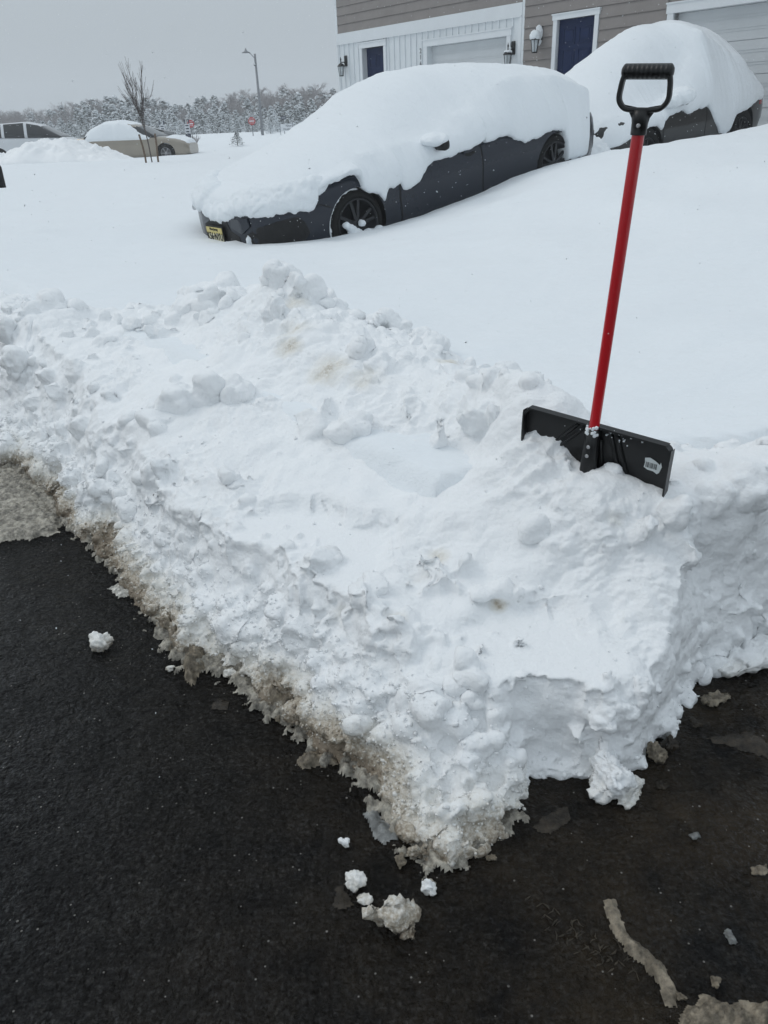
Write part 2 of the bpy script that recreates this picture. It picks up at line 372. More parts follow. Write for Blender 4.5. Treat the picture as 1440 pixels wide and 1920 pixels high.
# outline of the pile on the asphalt, then its height at surveyed spots (world x, y, z)
EDGE = [(-4.3,6.35),(-3.3,5.2),(-2.6,4.45),(-2.12,3.97),(-1.82,3.66),(-1.43,3.1),(-1.17,2.79),(-.98,2.5),(-.83,2.31),(-.71,2.12),(-.55,2.05),(-.42,1.88),(-.28,1.73),(-.18,1.62),(-.06,1.5),(.02,1.36),(.12,1.27),(.2,1.32),(.31,1.41),(.36,1.53),(.49,1.52),(.56,1.50),(.66,1.54),(.84,1.74),(.98,1.93),(1.12,1.97),(1.26,2.05),(1.6,2.3),(2.2,2.7),(3.2,3.5)]
SPOT = [(0,760,.38),(60,800,.36),(150,880,.33),(250,960,.31),(330,1050,.30),(420,1100,.29),(450,1150,.30),(540,1220,.24),(650,1300,.18),(760,1370,.16),(850,1450,.10),(890,1510,.07),
 (500,1000,.36),(650,1050,.36),(560,1110,.33),(700,1150,.32),(800,1120,.33),(900,1200,.295),(1000,1180,.30),(1180,1240,.285),(880,1290,.25),(1050,1290,.27),(1150,1300,.24),(1000,1390,.13),(1100,1400,.09),(930,1420,.10),
 (950,1115,.33),(1050,1150,.315),(1100,1140,.33),(860,1120,.335),(1000,1070,.38),(900,1060,.38),(1100,1080,.38),(1200,1060,.41),(1150,1130,.32),(1330,1120,.36),(1300,1000,.48),(1400,1050,.45),(1240,1210,.27),(1380,1160,.26),(1420,960,.56),
 (850,1000,.42),(1000,1000,.44),(700,900,.45),(900,850,.50),(1000,880,.60),(1100,925,.58),(600,800,.50),(400,850,.43),(300,900,.37),(500,720,.56),(350,740,.52),(200,750,.46),(250,650,.54),(450,620,.64),(560,600,.74),(650,700,.62),(750,750,.57),(100,680,.52),
 (0,620,.60),(100,585,.66),(180,620,.56),(250,630,.56),(330,600,.62),(390,545,.76),(450,560,.72),(530,520,.86),(600,560,.74),(650,600,.64),(780,640,.58),(860,680,.59),(915,712,.72),(940,700,.76),(968,735,.74),(925,760,.68),(990,806,.665),(1010,805,.67),(1035,825,.645),(1060,848,.615),(1085,868,.59),(1115,876,.59),(1140,862,.625),(1165,874,.62),(1185,895,.585),(1210,900,.585),(1250,908,.585),(1290,905,.58),(1340,885,.60),(1440,850,.64)]
PTS = [pix(*s) for s in SPOT]
PTS += [(-3.3,5.9,.55),(-3.7,6.6,.5),(-2.7,5.6,.6),(1.7,2.55,.56),(2.3,3.1,.5),(2.9,3.6,.4)]
# behind the crest it sinks into the fallen snow
BACK = [(-3.4,6.9),(-2.9,6.2),(-2.2,5.4),(-1.7,5.35),(-1.1,5.25),(-.5,5.1),(-.05,4.9),(.35,4.4),(.62,3.8),(.75,3.2),(.85,2.85),(1.1,2.65),(1.45,2.7),(2.0,3.1),(2.8,3.9)]
for x, y in BACK: PTS.append((x, y, float(field_z(x, y)) - .10))
PA = np.array(PTS); n_ = len(PA)
def tps(r2): return np.where(r2 > 0, r2*np.log(np.maximum(r2, 1e-12)), 0)
K = tps((PA[:, None, 0]-PA[None, :, 0])**2 + (PA[:, None, 1]-PA[None, :, 1])**2) + np.eye(n_)*.02
Pm = np.hstack([np.ones((n_, 1)), PA[:, :2]])
Amat = np.block([[K, Pm], [Pm.T, np.zeros((3, 3))]])
sol = np.linalg.solve(Amat, np.concatenate([PA[:, 2], np.zeros(3)]))
def tps_eval(X, Y):
    out = sol[n_] + sol[n_+1]*X + sol[n_+2]*Y
    for i in range(n_): out = out + sol[i]*tps((X-PA[i, 0])**2 + (Y-PA[i, 1])**2)
    return out
OUT = [Vector(p) for p in EDGE] + [Vector(p) for p in BACK[::-1]]
def seg_dist(X, Y, line):
    d = np.full(X.shape, 1e9)
    for (x0, y0), (x1, y1) in zip(line[:-1], line[1:]):
        vx, vy = x1-x0, y1-y0; L2 = vx*vx+vy*vy
        t_ = np.clip(((X-x0)*vx + (Y-y0)*vy)/L2, 0, 1)
        d = np.minimum(d, np.hypot(X-x0-t_*vx, Y-y0-t_*vy))
    return d
def inside(X, Y, poly):
    c = np.zeros(X.shape, bool); j = len(poly)-1
    for i in range(len(poly)):
        xi, yi = poly[i]; xj, yj = poly[j]
        k = ((yi > Y) != (yj > Y)) & (X < (xj-xi)*(Y-yi)/(yj-yi+1e-12)+xi); c ^= k; j = i
    return c
gx = np.arange(-4.5, 3.4, .014); gy = np.arange(1.1, 7.1, .014)
GX, GY = np.meshgrid(gx, gy, indexing='ij')
wob = vnoise(GX[::3, ::3], GY[::3, ::3], 4.0, 3, 2.); wob = np.repeat(np.repeat(wob, 3, 0), 3, 1)[:GX.shape[0], :GX.shape[1]]
IN = inside(GX, GY, OUT); DE = seg_dist(GX, GY, EDGE) + wob*.05
# wall profile: crumbly 45 degree toe along the street, cut nearly vertical on the driveway side
vert = np.clip((GX-.14)/.26, 0, 1)
wall_s = .27*np.clip(DE/.26, 0, 1)**.75 + .6*np.clip((DE-.16)/.5, 0, 1)
wall_v = .30*np.clip(DE/.05, 0, 1)**.5 + 3.5*np.clip((DE-.05)/.5, 0, 1)
wall = wall_s*(1-vert) + wall_v*vert
H = tps_eval(GX, GY)
SHPOLY = [([(835,1205),(900,1160),(985,1138),(1198,1232),(1190,1262),(1110,1290),(1040,1302),(960,1290),(880,1270)], .285),
          ([(425,1000),(470,962),(560,958),(660,985),(730,1010),(745,1050),(700,1080),(650,1105),(560,1120),(490,1085),(440,1045)], .352),
          ([(590,1150),(640,1125),(720,1120),(790,1150),(760,1190),(690,1200),(620,1185)], .338)]
SHM = np.zeros(GX.shape)
for poly, z_ in SHPOLY:
    W_ = [pix(x, y, z_)[:2] for x, y in poly]; dd = seg_dist(GX, GY, W_+[W_[0]]); ins = inside(GX, GY, W_)
    mk = np.clip((np.where(ins, dd, -dd) + .06*vnoise(GX[::4, ::4], GY[::4, ::4], 5., 3, 6.).repeat(4, 0).repeat(4, 1)[:GX.shape[0], :GX.shape[1]])/.07 + .6, 0, 1); mk = mk*mk*(3-2*mk); H = H*(1-mk) + (z_ + .04*(GY-W_[0][1]))*mk; SHM = np.maximum(SHM, mk)
H = np.minimum(H, wall)
H = np.where(IN, np.maximum(H, .012), -.05)
H[0, :] = H[-1, :] = -.05; H[:, 0] = H[:, -1] = -.05
print('pile H', float(H.max()))
# keep only cells near the inside and close with a flat bottom
keep = IN.copy()
for s in ((1, 0), (-1, 0), (0, 1), (0, -1), (1, 1), (-1, -1), (1, -1), (-1, 1)): keep |= np.roll(IN, s, (0, 1))
ii = np.arange(GX.size).reshape(GX.shape)
kc = keep[:-1, :-1] & keep[1:, :-1] & keep[:-1, 1:] & keep[1:, 1:]
q = np.stack([ii[:-1, :-1][kc], ii[1:, :-1][kc], ii[1:, 1:][kc], ii[:-1, 1:][kc]], -1)
top = np.stack([GX.ravel(), GY.ravel(), H.ravel()], -1); botv = top.copy(); botv[:, 2] = -.09
nn = len(top)
edges = {}
allq = np.vstack([np.stack([q[:, 0], q[:, 1]], -1), np.stack([q[:, 1], q[:, 2]], -1), np.stack([q[:, 2], q[:, 3]], -1), np.stack([q[:, 3], q[:, 0]], -1)])
key = allq[:, 0].astype(np.int64)*nn + allq[:, 1]; rkey = allq[:, 1].astype(np.int64)*nn + allq[:, 0]
bd = allq[~np.isin(key, rkey)]
side = np.stack([bd[:, 1], bd[:, 0], bd[:, 0]+nn, bd[:, 1]+nn], -1)
faces = np.vstack([q, (q+nn)[:, ::-1], side])
used = np.unique(faces); remap = np.full(2*nn, -1); remap[used] = np.arange(len(used))
VV = [np.vstack([top, botv])[used]]; FF = [remap[faces]]; off = len(used)
# ---- chunks of snow joined into the pile
def ico(sub):
    bm = bmesh.new(); bmesh.ops.create_icosphere(bm, subdivisions=sub, radius=1)
    v = np.array([x.co[:] for x in bm.verts]); f = np.array([[w.index for w in x.verts] for x in bm.faces]); bm.free(); return v, f
ICO2, ICO3 = ico(2), ico(3)
def chunk(c, r, kind, sq=1.0, seed=None):
    rs = np.random.RandomState(seed if seed is not None else RS.randint(1 << 30))
    v, f = (ICO3 if r > .05 else ICO2)
    v = v.copy()
    if kind == 'round':
        o = Vector(rs.rand(3)*50)
        k = np.array([1 + .35*noise.noise(Vector(p)*1.3+o) + .26*abs(noise.noise(Vector(p)*2.6+o)) + .10*noise.noise(Vector(p)*5+o) for p in v])
        v = v*k[:, None]
    else:   # angular: clip the ball with random planes
        for _ in range(8):
            d = rs.randn(3); d /= np.linalg.norm(d); h = rs.uniform(.30, .75)
            s = v@d; m = s > h; v[m] -= np.outer(s[m]-h, d)
        o = Vector(rs.rand(3)*50)
        k = np.array([1 + .10*noise.noise(Vector(p)*2.4+o) for p in v]); v = v*k[:, None]*1.12
    sc = np.array([rs.uniform(.8, 1.25), rs.uniform(.8, 1.25), rs.uniform(.7, 1.1)*sq])
    A_ = np.array(Matrix.Rotation(rs.uniform(0, 6.28), 3, 'Z') @ Matrix.Rotation(rs.uniform(-.5, .5), 3, 'X'))
    return (v*sc)@A_.T*r + np.array(c), f
Hi = lambda x, y: float(H[min(max(int((x+4.5)/.014), 0), H.shape[0]-1), min(max(int((y-1.1)/.014), 0), H.shape[1]-1)])
CH = []
# rounded crumbs along the street toe
el = np.array(EDGE); 
for k in range(800):
    i = RS.randint(2, 17); u = RS.rand()
    p = el[i]*(1-u) + el[i+1]*u
    d = abs(RS.randn())*.16; x = p[0] + nv.x*d + RS.randn()*.02; y = p[1] + nv.y*d + RS.randn()*.02
    h = Hi(x, y)
    if h < 0: continue
    r = min(.013 + abs(RS.randn())*.014, .05)*(1 if y < 3 else 1.35)
    CH.append(((x, y, h + r*RS.uniform(-.2, .5)), r, 'round' if RS.rand() < .3 else 'ang'))
# driveway toe: fewer small crumbs
for k in range(160):
    i = RS.randint(17, 27); u = RS.rand(); p = el[i]*(1-u) + el[i+1]*u
    x = p[0] + RS.randn()*.015; y = p[1] + abs(RS.randn())*.02
    r = .008 + abs(RS.randn())*.010; CH.append(((x, y, r*.5 + max(0, Hi(x, y))*RS.rand()), r, 'round'))
# rough lumps over the body (not on the flat shovelled shelves)
def shelf(x, y):
    i = min(max(int((x+4.5)/.014), 0), H.shape[0]-1); j = min(max(int((y-1.1)/.014), 0), H.shape[1]-1); return float(SHM[i, j])
k = 0
while k < 190:
    x = RS.uniform(-4.2, 2.6); y = RS.uniform(1.5, 6.6); h = Hi(x, y)
    if h < .1 or shelf(x, y) > 0: continue
    k += 1; r = .010 + .022*RS.rand()**-.38 - .014
    if r > .085: continue
    CH.append(((x, y, h - r*RS.uniform(.1, .6)), r, 'ang' if RS.rand() < .6 else 'round'))
# crest clods
for (px, py, z, r, kind) in [(100,575,.66,.10,'round'),(85,600,.60,.10,'ang'),(130,610,.55,.11,'round'),(60,640,.52,.08,'ang'),(5,620,.58,.09,'ang'),(30,680,.5,.08,'round'),
  (200,660,.50,.085,'ang'),(235,665,.50,.05,'round'),(150,700,.47,.07,'round'),(395,545,.72,.13,'ang'),(360,580,.66,.12,'ang'),(430,570,.68,.12,'ang'),(420,610,.62,.11,'ang'),(530,530,.83,.11,'round'),(505,545,.79,.09,'ang'),(560,550,.78,.10,'ang'),(520,585,.74,.09,'ang'),
  (590,575,.72,.09,'ang'),(545,610,.70,.06,'round'),(610,620,.67,.08,'ang'),(640,610,.62,.08,'round'),(560,660,.62,.05,'round'),(590,670,.62,.06,'ang'),(630,680,.60,.07,'ang'),(680,690,.58,.06,'ang'),(700,650,.60,.07,'ang'),(770,640,.56,.05,'round'),(840,680,.56,.06,'ang'),(880,700,.57,.05,'ang'),
  (930,725,.68,.075,'ang'),(950,755,.66,.075,'ang'),(905,775,.62,.085,'ang'),(965,728,.68,.05,'ang'),(935,703,.71,.04,'ang'),(965,785,.64,.05,'ang'),(925,790,.62,.07,'ang'),(930,780,.60,.07,'ang'),(890,800,.56,.07,'ang'),(975,790,.60,.04,'round'),(1148,884,.60,.036,'ang'),(1330,875,.60,.045,'ang'),(1290,885,.585,.03,'ang'),(1365,868,.60,.03,'ang'),(1262,905,.585,.022,'ang'),(1400,870,.57,.06,'ang'),(1430,850,.6,.06,'ang'),(1400,920,.56,.06,'round'),(1340,940,.54,.06,'ang'),
  (340,755,.50,.10,'round'),(390,745,.52,.11,'round'),(300,790,.46,.08,'ang'),(450,740,.54,.07,'round'),(610,770,.54,.10,'ang'),(650,800,.52,.08,'ang'),(580,800,.50,.08,'ang'),(780,780,.55,.08,'ang'),(820,830,.52,.08,'ang'),
  (450,1165,.235,.062,'round'),(475,1190,.20,.032,'round'),(430,1130,.27,.05,'round'),(195,920,.30,.075,'ang'),(60,830,.30,.09,'ang'),(110,850,.30,.07,'round'),(15,845,.28,.08,'round'),(240,955,.28,.05,'round'),(150,800,.36,.06,'round'),
  (660,1320,.13,.030,'round'),(610,1290,.16,.035,'round'),(700,1290,.21,.05,'ang'),(560,1190,.26,.06,'ang'),(630,1200,.29,.05,'ang'),(500,1120,.30,.05,'ang'),(600,1050,.37,.055,'ang'),(580,1070,.36,.04,'ang'),(700,1100,.37,.05,'ang'),(690,1130,.36,.04,'ang'),
  (800,1060,.42,.045,'ang'),(830,1080,.41,.045,'ang'),(860,1100,.40,.04,'ang'),(900,1110,.40,.035,'ang'),(930,1110,.40,.04,'ang'),(810,1100,.40,.04,'round'),(970,1120,.41,.03,'round'),(870,1060,.42,.04,'ang'),(760,1190,.34,.045,'ang'),(740,1170,.34,.035,'ang'),
  (930,1190,.385,.016,'ang'),(975,1205,.39,.020,'ang'),(1010,1000,.47,.05,'ang'),(950,930,.49,.06,'ang'),(1060,950,.51,.05,'ang'),(1150,960,.50,.06,'ang'),(1200,990,.50,.05,'ang'),(1260,960,.53,.06,'ang'),(1300,1040,.48,.05,'ang'),
  (810,1330,.30,.05,'ang'),(850,1360,.27,.05,'round'),(900,1400,.22,.05,'ang'),(700,1180,.32,.045,'ang'),(870,1240,.36,.04,'ang')]:
    for _ in range(60):
        c_ = pix(px, py, z)
        if c_[2] - Hi(c_[0], c_[1]) < (1.15 if z > .5 and py < 792 else .55)*r: break
        z -= .01
    CH.append((c_, r, kind))
CL = [(-2.3,4.65),(-1.95,4.75),(-1.5,4.5),(-1.05,4.6),(-.75,4.5),(-.45,4.4),(-.15,4.2),(.15,3.9),(.38,3.5),(.48,3.05),(.5,2.75)]
for k in range(150):
    i = RS.randint(0, len(CL)-1); u = RS.rand(); x = CL[i][0]*(1-u)+CL[i+1][0]*u + RS.randn()*.10; y = CL[i][1]*(1-u)+CL[i+1][1]*u + RS.randn()*.13 - .08
    r = .022 + abs(RS.randn())*.030*(1 if y > 3 else .6); r = min(r, .09); CH.append(((x, y, Hi(x, y) + r*RS.uniform(-.4, .35)), r, 'ang'))
for i, (c, r, kd) in enumerate(CH):
    v, f = chunk(c, r, kd, seed=i+11)
    VV.append(v); 
    FF.append(np.hstack([f, f[:, -1:]])+off); off += len(v)
Vall = np.vstack(VV)
me = bpy.data.meshes.new('snow_pile')
fl = [tuple(x) if x[2] != x[3] else tuple(x[:3]) for blk in FF for x in blk.tolist()]
me.from_pydata(Vall.tolist(), [], fl)
pile = link('snow_pile', me)
md = pile.modifiers.new('r', 'REMESH'); md.mode = 'VOXEL'; md.voxel_size = .0068; md.use_smooth_shade = True
bake(pile)
me = pile.data; n = len(me.vertices); print('pile verts', n)
co = np.empty(n*3, np.float32); me.vertices.foreach_get('co', co); co = co.reshape(-1, 3)
nm = np.empty(n*3, np.float32); me.vertices.foreach_get('normal', nm); nm = nm.reshape(-1, 3)
new = co.copy(); dirt = np.zeros(n, np.float32)
DSP = [(pix(555, 620, .70), .16, .4), (pix(545, 660, .64), .09, .7), (pix(620, 695, .60), .14, .5), (pix(690, 715, .58), .12, .4), (pix(560, 570, .78), .10, .5), (pix(845, 680, .57), .09, .7), (pix(800, 1070, .42), .07, .75), (pix(815, 1040, .43), .06, .6), (pix(935, 1135, .40), .035, 1.1), (pix(960, 1118, .40), .04, .7), (pix(1150, 970, .51), .05, .35), (pix(640, 1150, .33), .05, .4), (pix(745, 1160, .35), .05, .5), (pix(1110, 1400, .2), .001, 0)]
def onsurf(c):
    c = Vector(c); d = (c-CAM).normalized(); q_ = CAM + d*1.0
    for _ in range(900):
        if q_.z < Hi(q_.x, q_.y): break
        q_ = q_ + d*.008
    return tuple(q_)
DSP = [(onsurf(a), b, c) for a, b, c in DSP]
dirs = np.array([s[0] for s in DSP]); drad = np.array([s[1] for s in DSP]); damp = np.array([s[2] for s in DSP])
edge_d = seg_dist(co[:, 0].astype(float), co[:, 1].astype(float), EDGE[1:18])
nz = noise.noise; fr = noise.fractal; vor = noise.voronoi
for i in range(n):
    x, y, z = co[i]
    if z < -.02: continue
    p = Vector((float(x), float(y), float(z)))
    near = p.y < 3.2
    sh = shelf(x, y)
    k = 1 - .93*sh if nm[i, 2] > .6 else 1
    vt = 1.0 if x > .4 and nm[i, 2] < .45 else 0
    m_ = nz(p*2.3 + Vector((9, 2, 4)))*1.9 + .5; m_ = min(1, max(0, m_)); crumb = max(0, 1 - edge_d[i]/.40)
    m_ = max(m_, crumb); A_ = (.25 + .75*m_)*k
    d = .026*fr(p*4.2, .85, 2.1, 3)*k
    q1 = p + Vector((nz(p*3), nz(p*3 + Vector((7, 0, 0))), nz(p*3 + Vector((0, 7, 0)))))*.10
    sg = min(1, max(0, nz(p*1.9 + Vector((4, 4, 4)))*2.2 + .55))          # crisp broken ridges or soft crumbs
    b1, b2, b3 = abs(nz(q1*6.0)), abs(nz(q1*14 + Vector((3, 1, 7)))), abs(nz(q1*33))
    d += A_*(1-.5*vt)*(sg*(.060*(.22-b1) + .036*(.22-b2) + .016*(.22-b3)) + (1-sg)*(.036*b1 + .020*b2 + .012*b3 - .015))
    if nm[i, 2] < .6: d += .006*nz(Vector((x*9, y*9, z*34)))*(1-.5*vt)
    if near: d += (.2 + .8*m_)*k*(.007*abs(nz(p*72)) - .002)
    cz = max(0, min(1, (z-.50)/.14)); d += cz*k*(.05*abs(nz(p*5 + Vector((1, 8, 2)))) - .006 + .02*abs(nz(p*12)))
    if vt: d += .007*nz(Vector((x*24, y*24, z*3))) + .003*nz(Vector((x*60, y*60, z*8)))
    new[i] = co[i] + nm[i]*d
    # dirt: slush soaked base on the street side, brown streaks where sod was ploughed in
    q2 = .5*nz(p*4.5) + .35*nz(p*13); a_ = max(0, 1 - z/.15)*max(0, 1-edge_d[i]/.34)*(1.0 if x < .36 else .35)*(.75 + .9*nz(Vector((x*2.6, y*2.6, 1))))
    dd = a_*(1.15 + q2*1.0) + max(0, .5-edge_d[i]/.5)*(z < .3)*.28*max(0, .5+q2)
    dsp = np.sqrt(((dirs - co[i])**2).sum(1)); w = np.clip(1-dsp/drad, 0, 1)*damp
    dd += float(w.max())*(.65 + 1.3*q2)
    dirt[i] = dd
me.vertices.foreach_set('co', new.astype(np.float32).ravel())
at = me.attributes.new('dirt', 'FLOAT', 'POINT'); at.data.foreach_set('value', np.clip(dirt, 0, 1.2))
bm = bmesh.new(); bm.from_mesh(me)
bmesh.ops.delete(bm, geom=[v for v in bm.verts if v.co.z < -.025], context='VERTS')
bm.to_mesh(me); bm.free(); me.update()
# fine icy granules clinging to the foot
ve = np.empty(len(me.vertices)*3, np.float32); me.vertices.foreach_get('co', ve); ve = ve.reshape(-1, 3)
dv_ = np.empty(len(me.vertices), np.float32); me.attributes['dirt'].data.foreach_get('value', dv_)
ed_ = seg_dist(ve[:, 0].astype(float), ve[:, 1].astype(float), EDGE[1:18]); ed2 = seg_dist(ve[:, 0].astype(float), ve[:, 1].astype(float), EDGE[17:])
w = np.exp(-(ed_/.16)**2)*(ve[:, 2] < .26) + .35*np.exp(-(ed2/.03)**2)*(ve[:, 2] < .06) + .012
w *= (ve[:, 1] < 4.2)*(ve[:, 2] > -.01); w = w/w.sum()
G = RS.choice(len(ve), 9000, p=w)
iv, if_ = ico(1); gv, gf, gd = [], [], []
for n_i, gi in enumerate(G):
    r = min(.0016 + abs(RS.randn())*.0026, .009); c = ve[gi] + RS.randn(3)*.002
    gv.append(iv*r*RS.uniform(.45, 1.5, (len(iv), 1))*RS.uniform(.6, 1.3, 3) + c); gf.append(if_ + n_i*len(iv)); gd.append(np.full(len(iv), dv_[gi]*RS.uniform(.5, 1.2)))
gm = np_mesh('granules', np.vstack(gv), np.vstack(gf)); at2 = gm.attributes.new('dirt', 'FLOAT', 'POINT'); at2.data.foreach_set('value', np.concatenate(gd).astype(np.float32))
bm = bmesh.new(); bm.from_mesh(me); bm.from_mesh(gm); bm.to_mesh(me); bm.free(); bpy.data.meshes.remove(gm)
me.materials.clear(); me.materials.append(PILE); me.polygons.foreach_set('use_smooth', [True]*len(me.polygons))
tag(pile, 'long rough bank of ploughed white snow with brown slush along its foot', 'snow pile')

# ------------------------------------------------------------------ loose lumps on the asphalt
def lump(name, px, py, rpx, mat, label, cat='snow chunk', kind='ang', sq=.8, seed=1, group=None, stretch=None, dirty=None):
    x, y, _ = pix(px, py, 0); dist = math.sqrt(x*x+y*y+2.2); r = rpx/FPX*dist*.95
    v, f = chunk((0, 0, 0), r, kind, sq, seed)
    if stretch: 
        A_ = np.array(Matrix.Rotation(stretch[1], 3, 'Z')); v = (v@A_)*np.array([stretch[0], 1, 1]); v = v@A_.T
    bm = bmesh.new(); vs = [bm.verts.new(p) for p in v]
    for t_ in f: bm.faces.new([vs[j] for j in t_])
    bmesh.ops.subdivide_edges(bm, edges=bm.edges, cuts=3 if rpx > 15 else 2, use_grid_fill=True)
    o = Vector((seed*3.1, 0, 0))
    bm.normal_update()
    for v_ in bm.verts:
        v_.co += v_.normal*r*(.40*noise.noise(v_.co/r*1.6+o) + .42*(.25-abs(noise.noise(v_.co/r*3.1+o))) + .22*(.2-abs(noise.noise(v_.co/r*7.5+o))) + .10*noise.noise(v_.co/r*18+o))
    zmin = min(v_.co.z for v_ in bm.verts)
    me = bpy.data.meshes.new(name); bm.to_mesh(me); bm.free()
    at = me.attributes.new('dirt', 'FLOAT', 'POINT')
    zz = np.array([v_.co.z for v_ in me.vertices]); dl = dirty if dirty is not None else .45
    at.data.foreach_set('value', np.clip(dl - (zz-zmin)/(2*r)*.35, 0, 1).astype(np.float32))
    ob = link(name, me, mat, smooth=True); ob.location = (x, y, -zmin - r*.12)
    return tag(ob, label, cat, group)
LUMPS = [
 (190,1216,17,PILE,'rounded pale lump of icy snow alone on the dark wet asphalt at left','round',.95,.55),
 (320,1258,10,PILE,'small pale snow crumb just left of the brown slush tongue','ang',.8,.5),
 (435,1270,14,PILE,'pale squarish snow lump right of the slush tongue at the pile foot','ang',.8,.5),
 (523,1353,7,SLUSH,'tiny brown crumb beside the foot of the snow pile','ang',.8,1),
 (648,1588,12,PILE,'small white snow lump left of the tip of the pile','ang',.9,.3),
 (668,1660,21,PILE,'irregular two lobed white snow lump behind the big dirty chunk','ang',1.0,.45),
 (684,1690,11,PILE,'little crumb stuck at the foot of the two lobed snow lump','ang',.8,.45),
 (728,1742,41,PILE,'largest dirty snow chunk standing alone on the asphalt in the foreground','ang',1.0,.72),
 (765,1752,22,PILE,'tan block leaning on the right side of the largest dirty chunk','ang',.8,.85),
 (803,1672,14,PILE,'small oval snow ball right of the two lobed lump','round',.8,.35),
 (776,1712,13,SLUSH,'flat brown lump touching the top right of the largest dirty chunk','ang',.5,.9),
 (752,1622,13,SLUSH,'brown gravelly lump below the tip of the pile','ang',.8,.9),
 (785,1606,22,PILE,'tan lump against the left of the pile tip','ang',.7,.8),
 (768,1570,26,PILE,'grey brown clod leaning on the pile tip','ang',.8,.75),
 (920,1614,9,SLUSH,'small brown crumb right of the tip of the pile','ang',.9,.9),
 (1230,1428,23,SLUSH,'brown icy cube on the wet driveway beside the cut wall of the pile','ang',.9,.9),
 (1256,1410,20,SLUSHD,'dark brown lump behind the brown icy cube','ang',.8,.9),
 (1250,1388,10,ICE,'small clear ice piece on top of the brown lumps','ang',1.,.2),
 (1305,1362,12,SLUSHD,'dark slush crumb below the long brown slab','ang',.5,.9),
 (1240,1475,11,SLUSHD,'dark slush crumb near the white pointed chunk','ang',.5,.9),
 (1300,1570,12,ICE,'clear chip of ice on the wet driveway at right','ang',.35,.2),
 (1425,1638,13,SLUSH,'brown crumb near the right edge of the wet driveway','ang',.4,.9),
 (1368,1762,10,ICE,'glassy crumb of slush at lower right','ang',.5,.3),
 (1340,1845,10,SLUSH,'tan crumb behind the slush in the bottom right corner','ang',.7,.8),
 (1278,1875,9,SLUSH,'tan crumb beside the end of the curved slush ridge','ang',.8,.8),
 (805,1078+0,0,None,'','',0,0),
]
for i, L_ in enumerate(LUMPS):
    if L_[3] is None: continue
    nm_ = 'snow_lump' if L_[3] is PILE else ('ice_chip' if L_[3] is ICE else 'slush_lump')
    lump(nm_, L_[0], L_[1], L_[2], L_[3], L_[4], nm_.replace('_', ' '), L_[5], L_[6], i+3, dirty=L_[7])
lump('snow_lump', 1130, 1470, 42, PILE, 'white pointed snow chunk broken off the cut wall onto the driveway', 'snow lump', 'ang', 1.1, 91, dirty=.25)
lump('snow_lump', 1185, 1490, 22, PILE, 'low white flake spreading right of the pointed chunk', 'snow lump', 'ang', .5, 92, stretch=(1.8, .5), dirty=.35)
lump('snow_lump', 1415, 1243, 26, PILE, 'long white snow slab lying against the pile at the right edge', 'snow lump', 'round', .6, 93, stretch=(2.4, .6), dirty=.3)
lump('slush_lump', 1335, 1318, 17, SLUSH, 'long brown slab of slush on the driveway below the pile', 'slush lump', 'ang', .45, 94, stretch=(2.8, .45), dirty=.9)
# flat slush sheets and ridges on the asphalt
def slush_sheet(name, pts, mat, h, label, seed, res=.0042, cat='slush', rag=.018):
    W = [Vector(pix(x, y, 0)[:2]) for x, y in pts]
    x0 = min(p.x for p in W)-.03; x1 = max(p.x for p in W)+.03; y0 = min(p.y for p in W)-.03; y1 = max(p.y for p in W)+.03
    gx = np.arange(x0, x1, res); gy = np.arange(y0, y1, res); A1, B1 = np.meshgrid(gx, gy, indexing='ij')
    dd = seg_dist(A1, B1, [tuple(p) for p in W]+[tuple(W[0])]); s = np.where(inside(A1, B1, [tuple(p) for p in W]), dd, -dd)
    s = s + vnoise(A1, B1, 22, 4, seed)*rag
    hh = h*1.2*np.clip(s/.03, -1, 1)**1 + (vnoise(A1, B1, 26, 4, seed+5.)*.9 + np.abs(vnoise(A1, B1, 75, 3, seed+9.))*.6)*h*np.clip(s/.02, 0, 1)
    k = s > -.004; kc = k[:-1, :-1] & k[1:, :-1] & k[:-1, 1:] & k[1:, 1:]
    ii = np.arange(A1.size).reshape(A1.shape)
    q = np.stack([ii[:-1, :-1][kc], ii[1:, :-1][kc], ii[1:, 1:][kc], ii[:-1, 1:][kc]], -1)
    us, inv = np.unique(q, return_inverse=True)
    v = np.stack([A1.ravel(), B1.ravel(), hh.ravel()+.003], -1)[us]
    o = link(name, np_mesh(name, v, inv.reshape(-1, 4)), mat, smooth=True); tag(o, label, cat)
    return o
slush_sheet('slush_sheet', [(-40,880),(20,880),(70,930),(118,975),(110,1000),(60,1012),(10,1016),(-40,1018)], SLUSHF, .014, 'sheet of brown slush marked by a tyre at the left edge of the photo', 1)
slush_sheet('slush_sheet', [(290,1160),(350,1150),(400,1200),(395,1245),(360,1285),(345,1270),(340,1240),(315,1210)], SLUSH, .03, 'tan slush tongue reaching onto the asphalt left of the white ball', 2)
slush_sheet('slush_sheet', [(475,1310),(540,1290),(600,1330),(610,1360),(560,1350),(530,1345)], SLUSH, .025, 'smooth wet brown slush shelf at the middle of the pile foot', 3)
slush_sheet('slush_sheet', [(552,1425),(580,1410),(620,1415),(630,1435),(600,1442),(570,1445)], SLUSH, .018, 'thin brown slush flake at the foot below the smooth slush shelf', 4)
slush_sheet('slush_sheet', [(205,1105),(225,1092),(250,1108),(238,1120),(215,1120)], CRUST, .010, 'small grey slush patch on the asphalt at the upper foot of the pile', 5)
slush_sheet('slush_sheet', [(400,1318),(412,1310),(428,1318),(425,1330),(405,1328)], SLUSHD, .008, 'small dark slush blot between the tongue and the wet shelf', 6)
slush_sheet('ice_sheet', [(684,1530),(705,1522),(735,1545),(745,1575),(720,1585),(695,1565)], ICE, .010, 'translucent grey ice flake left of the pile tip', 7, cat='ice')
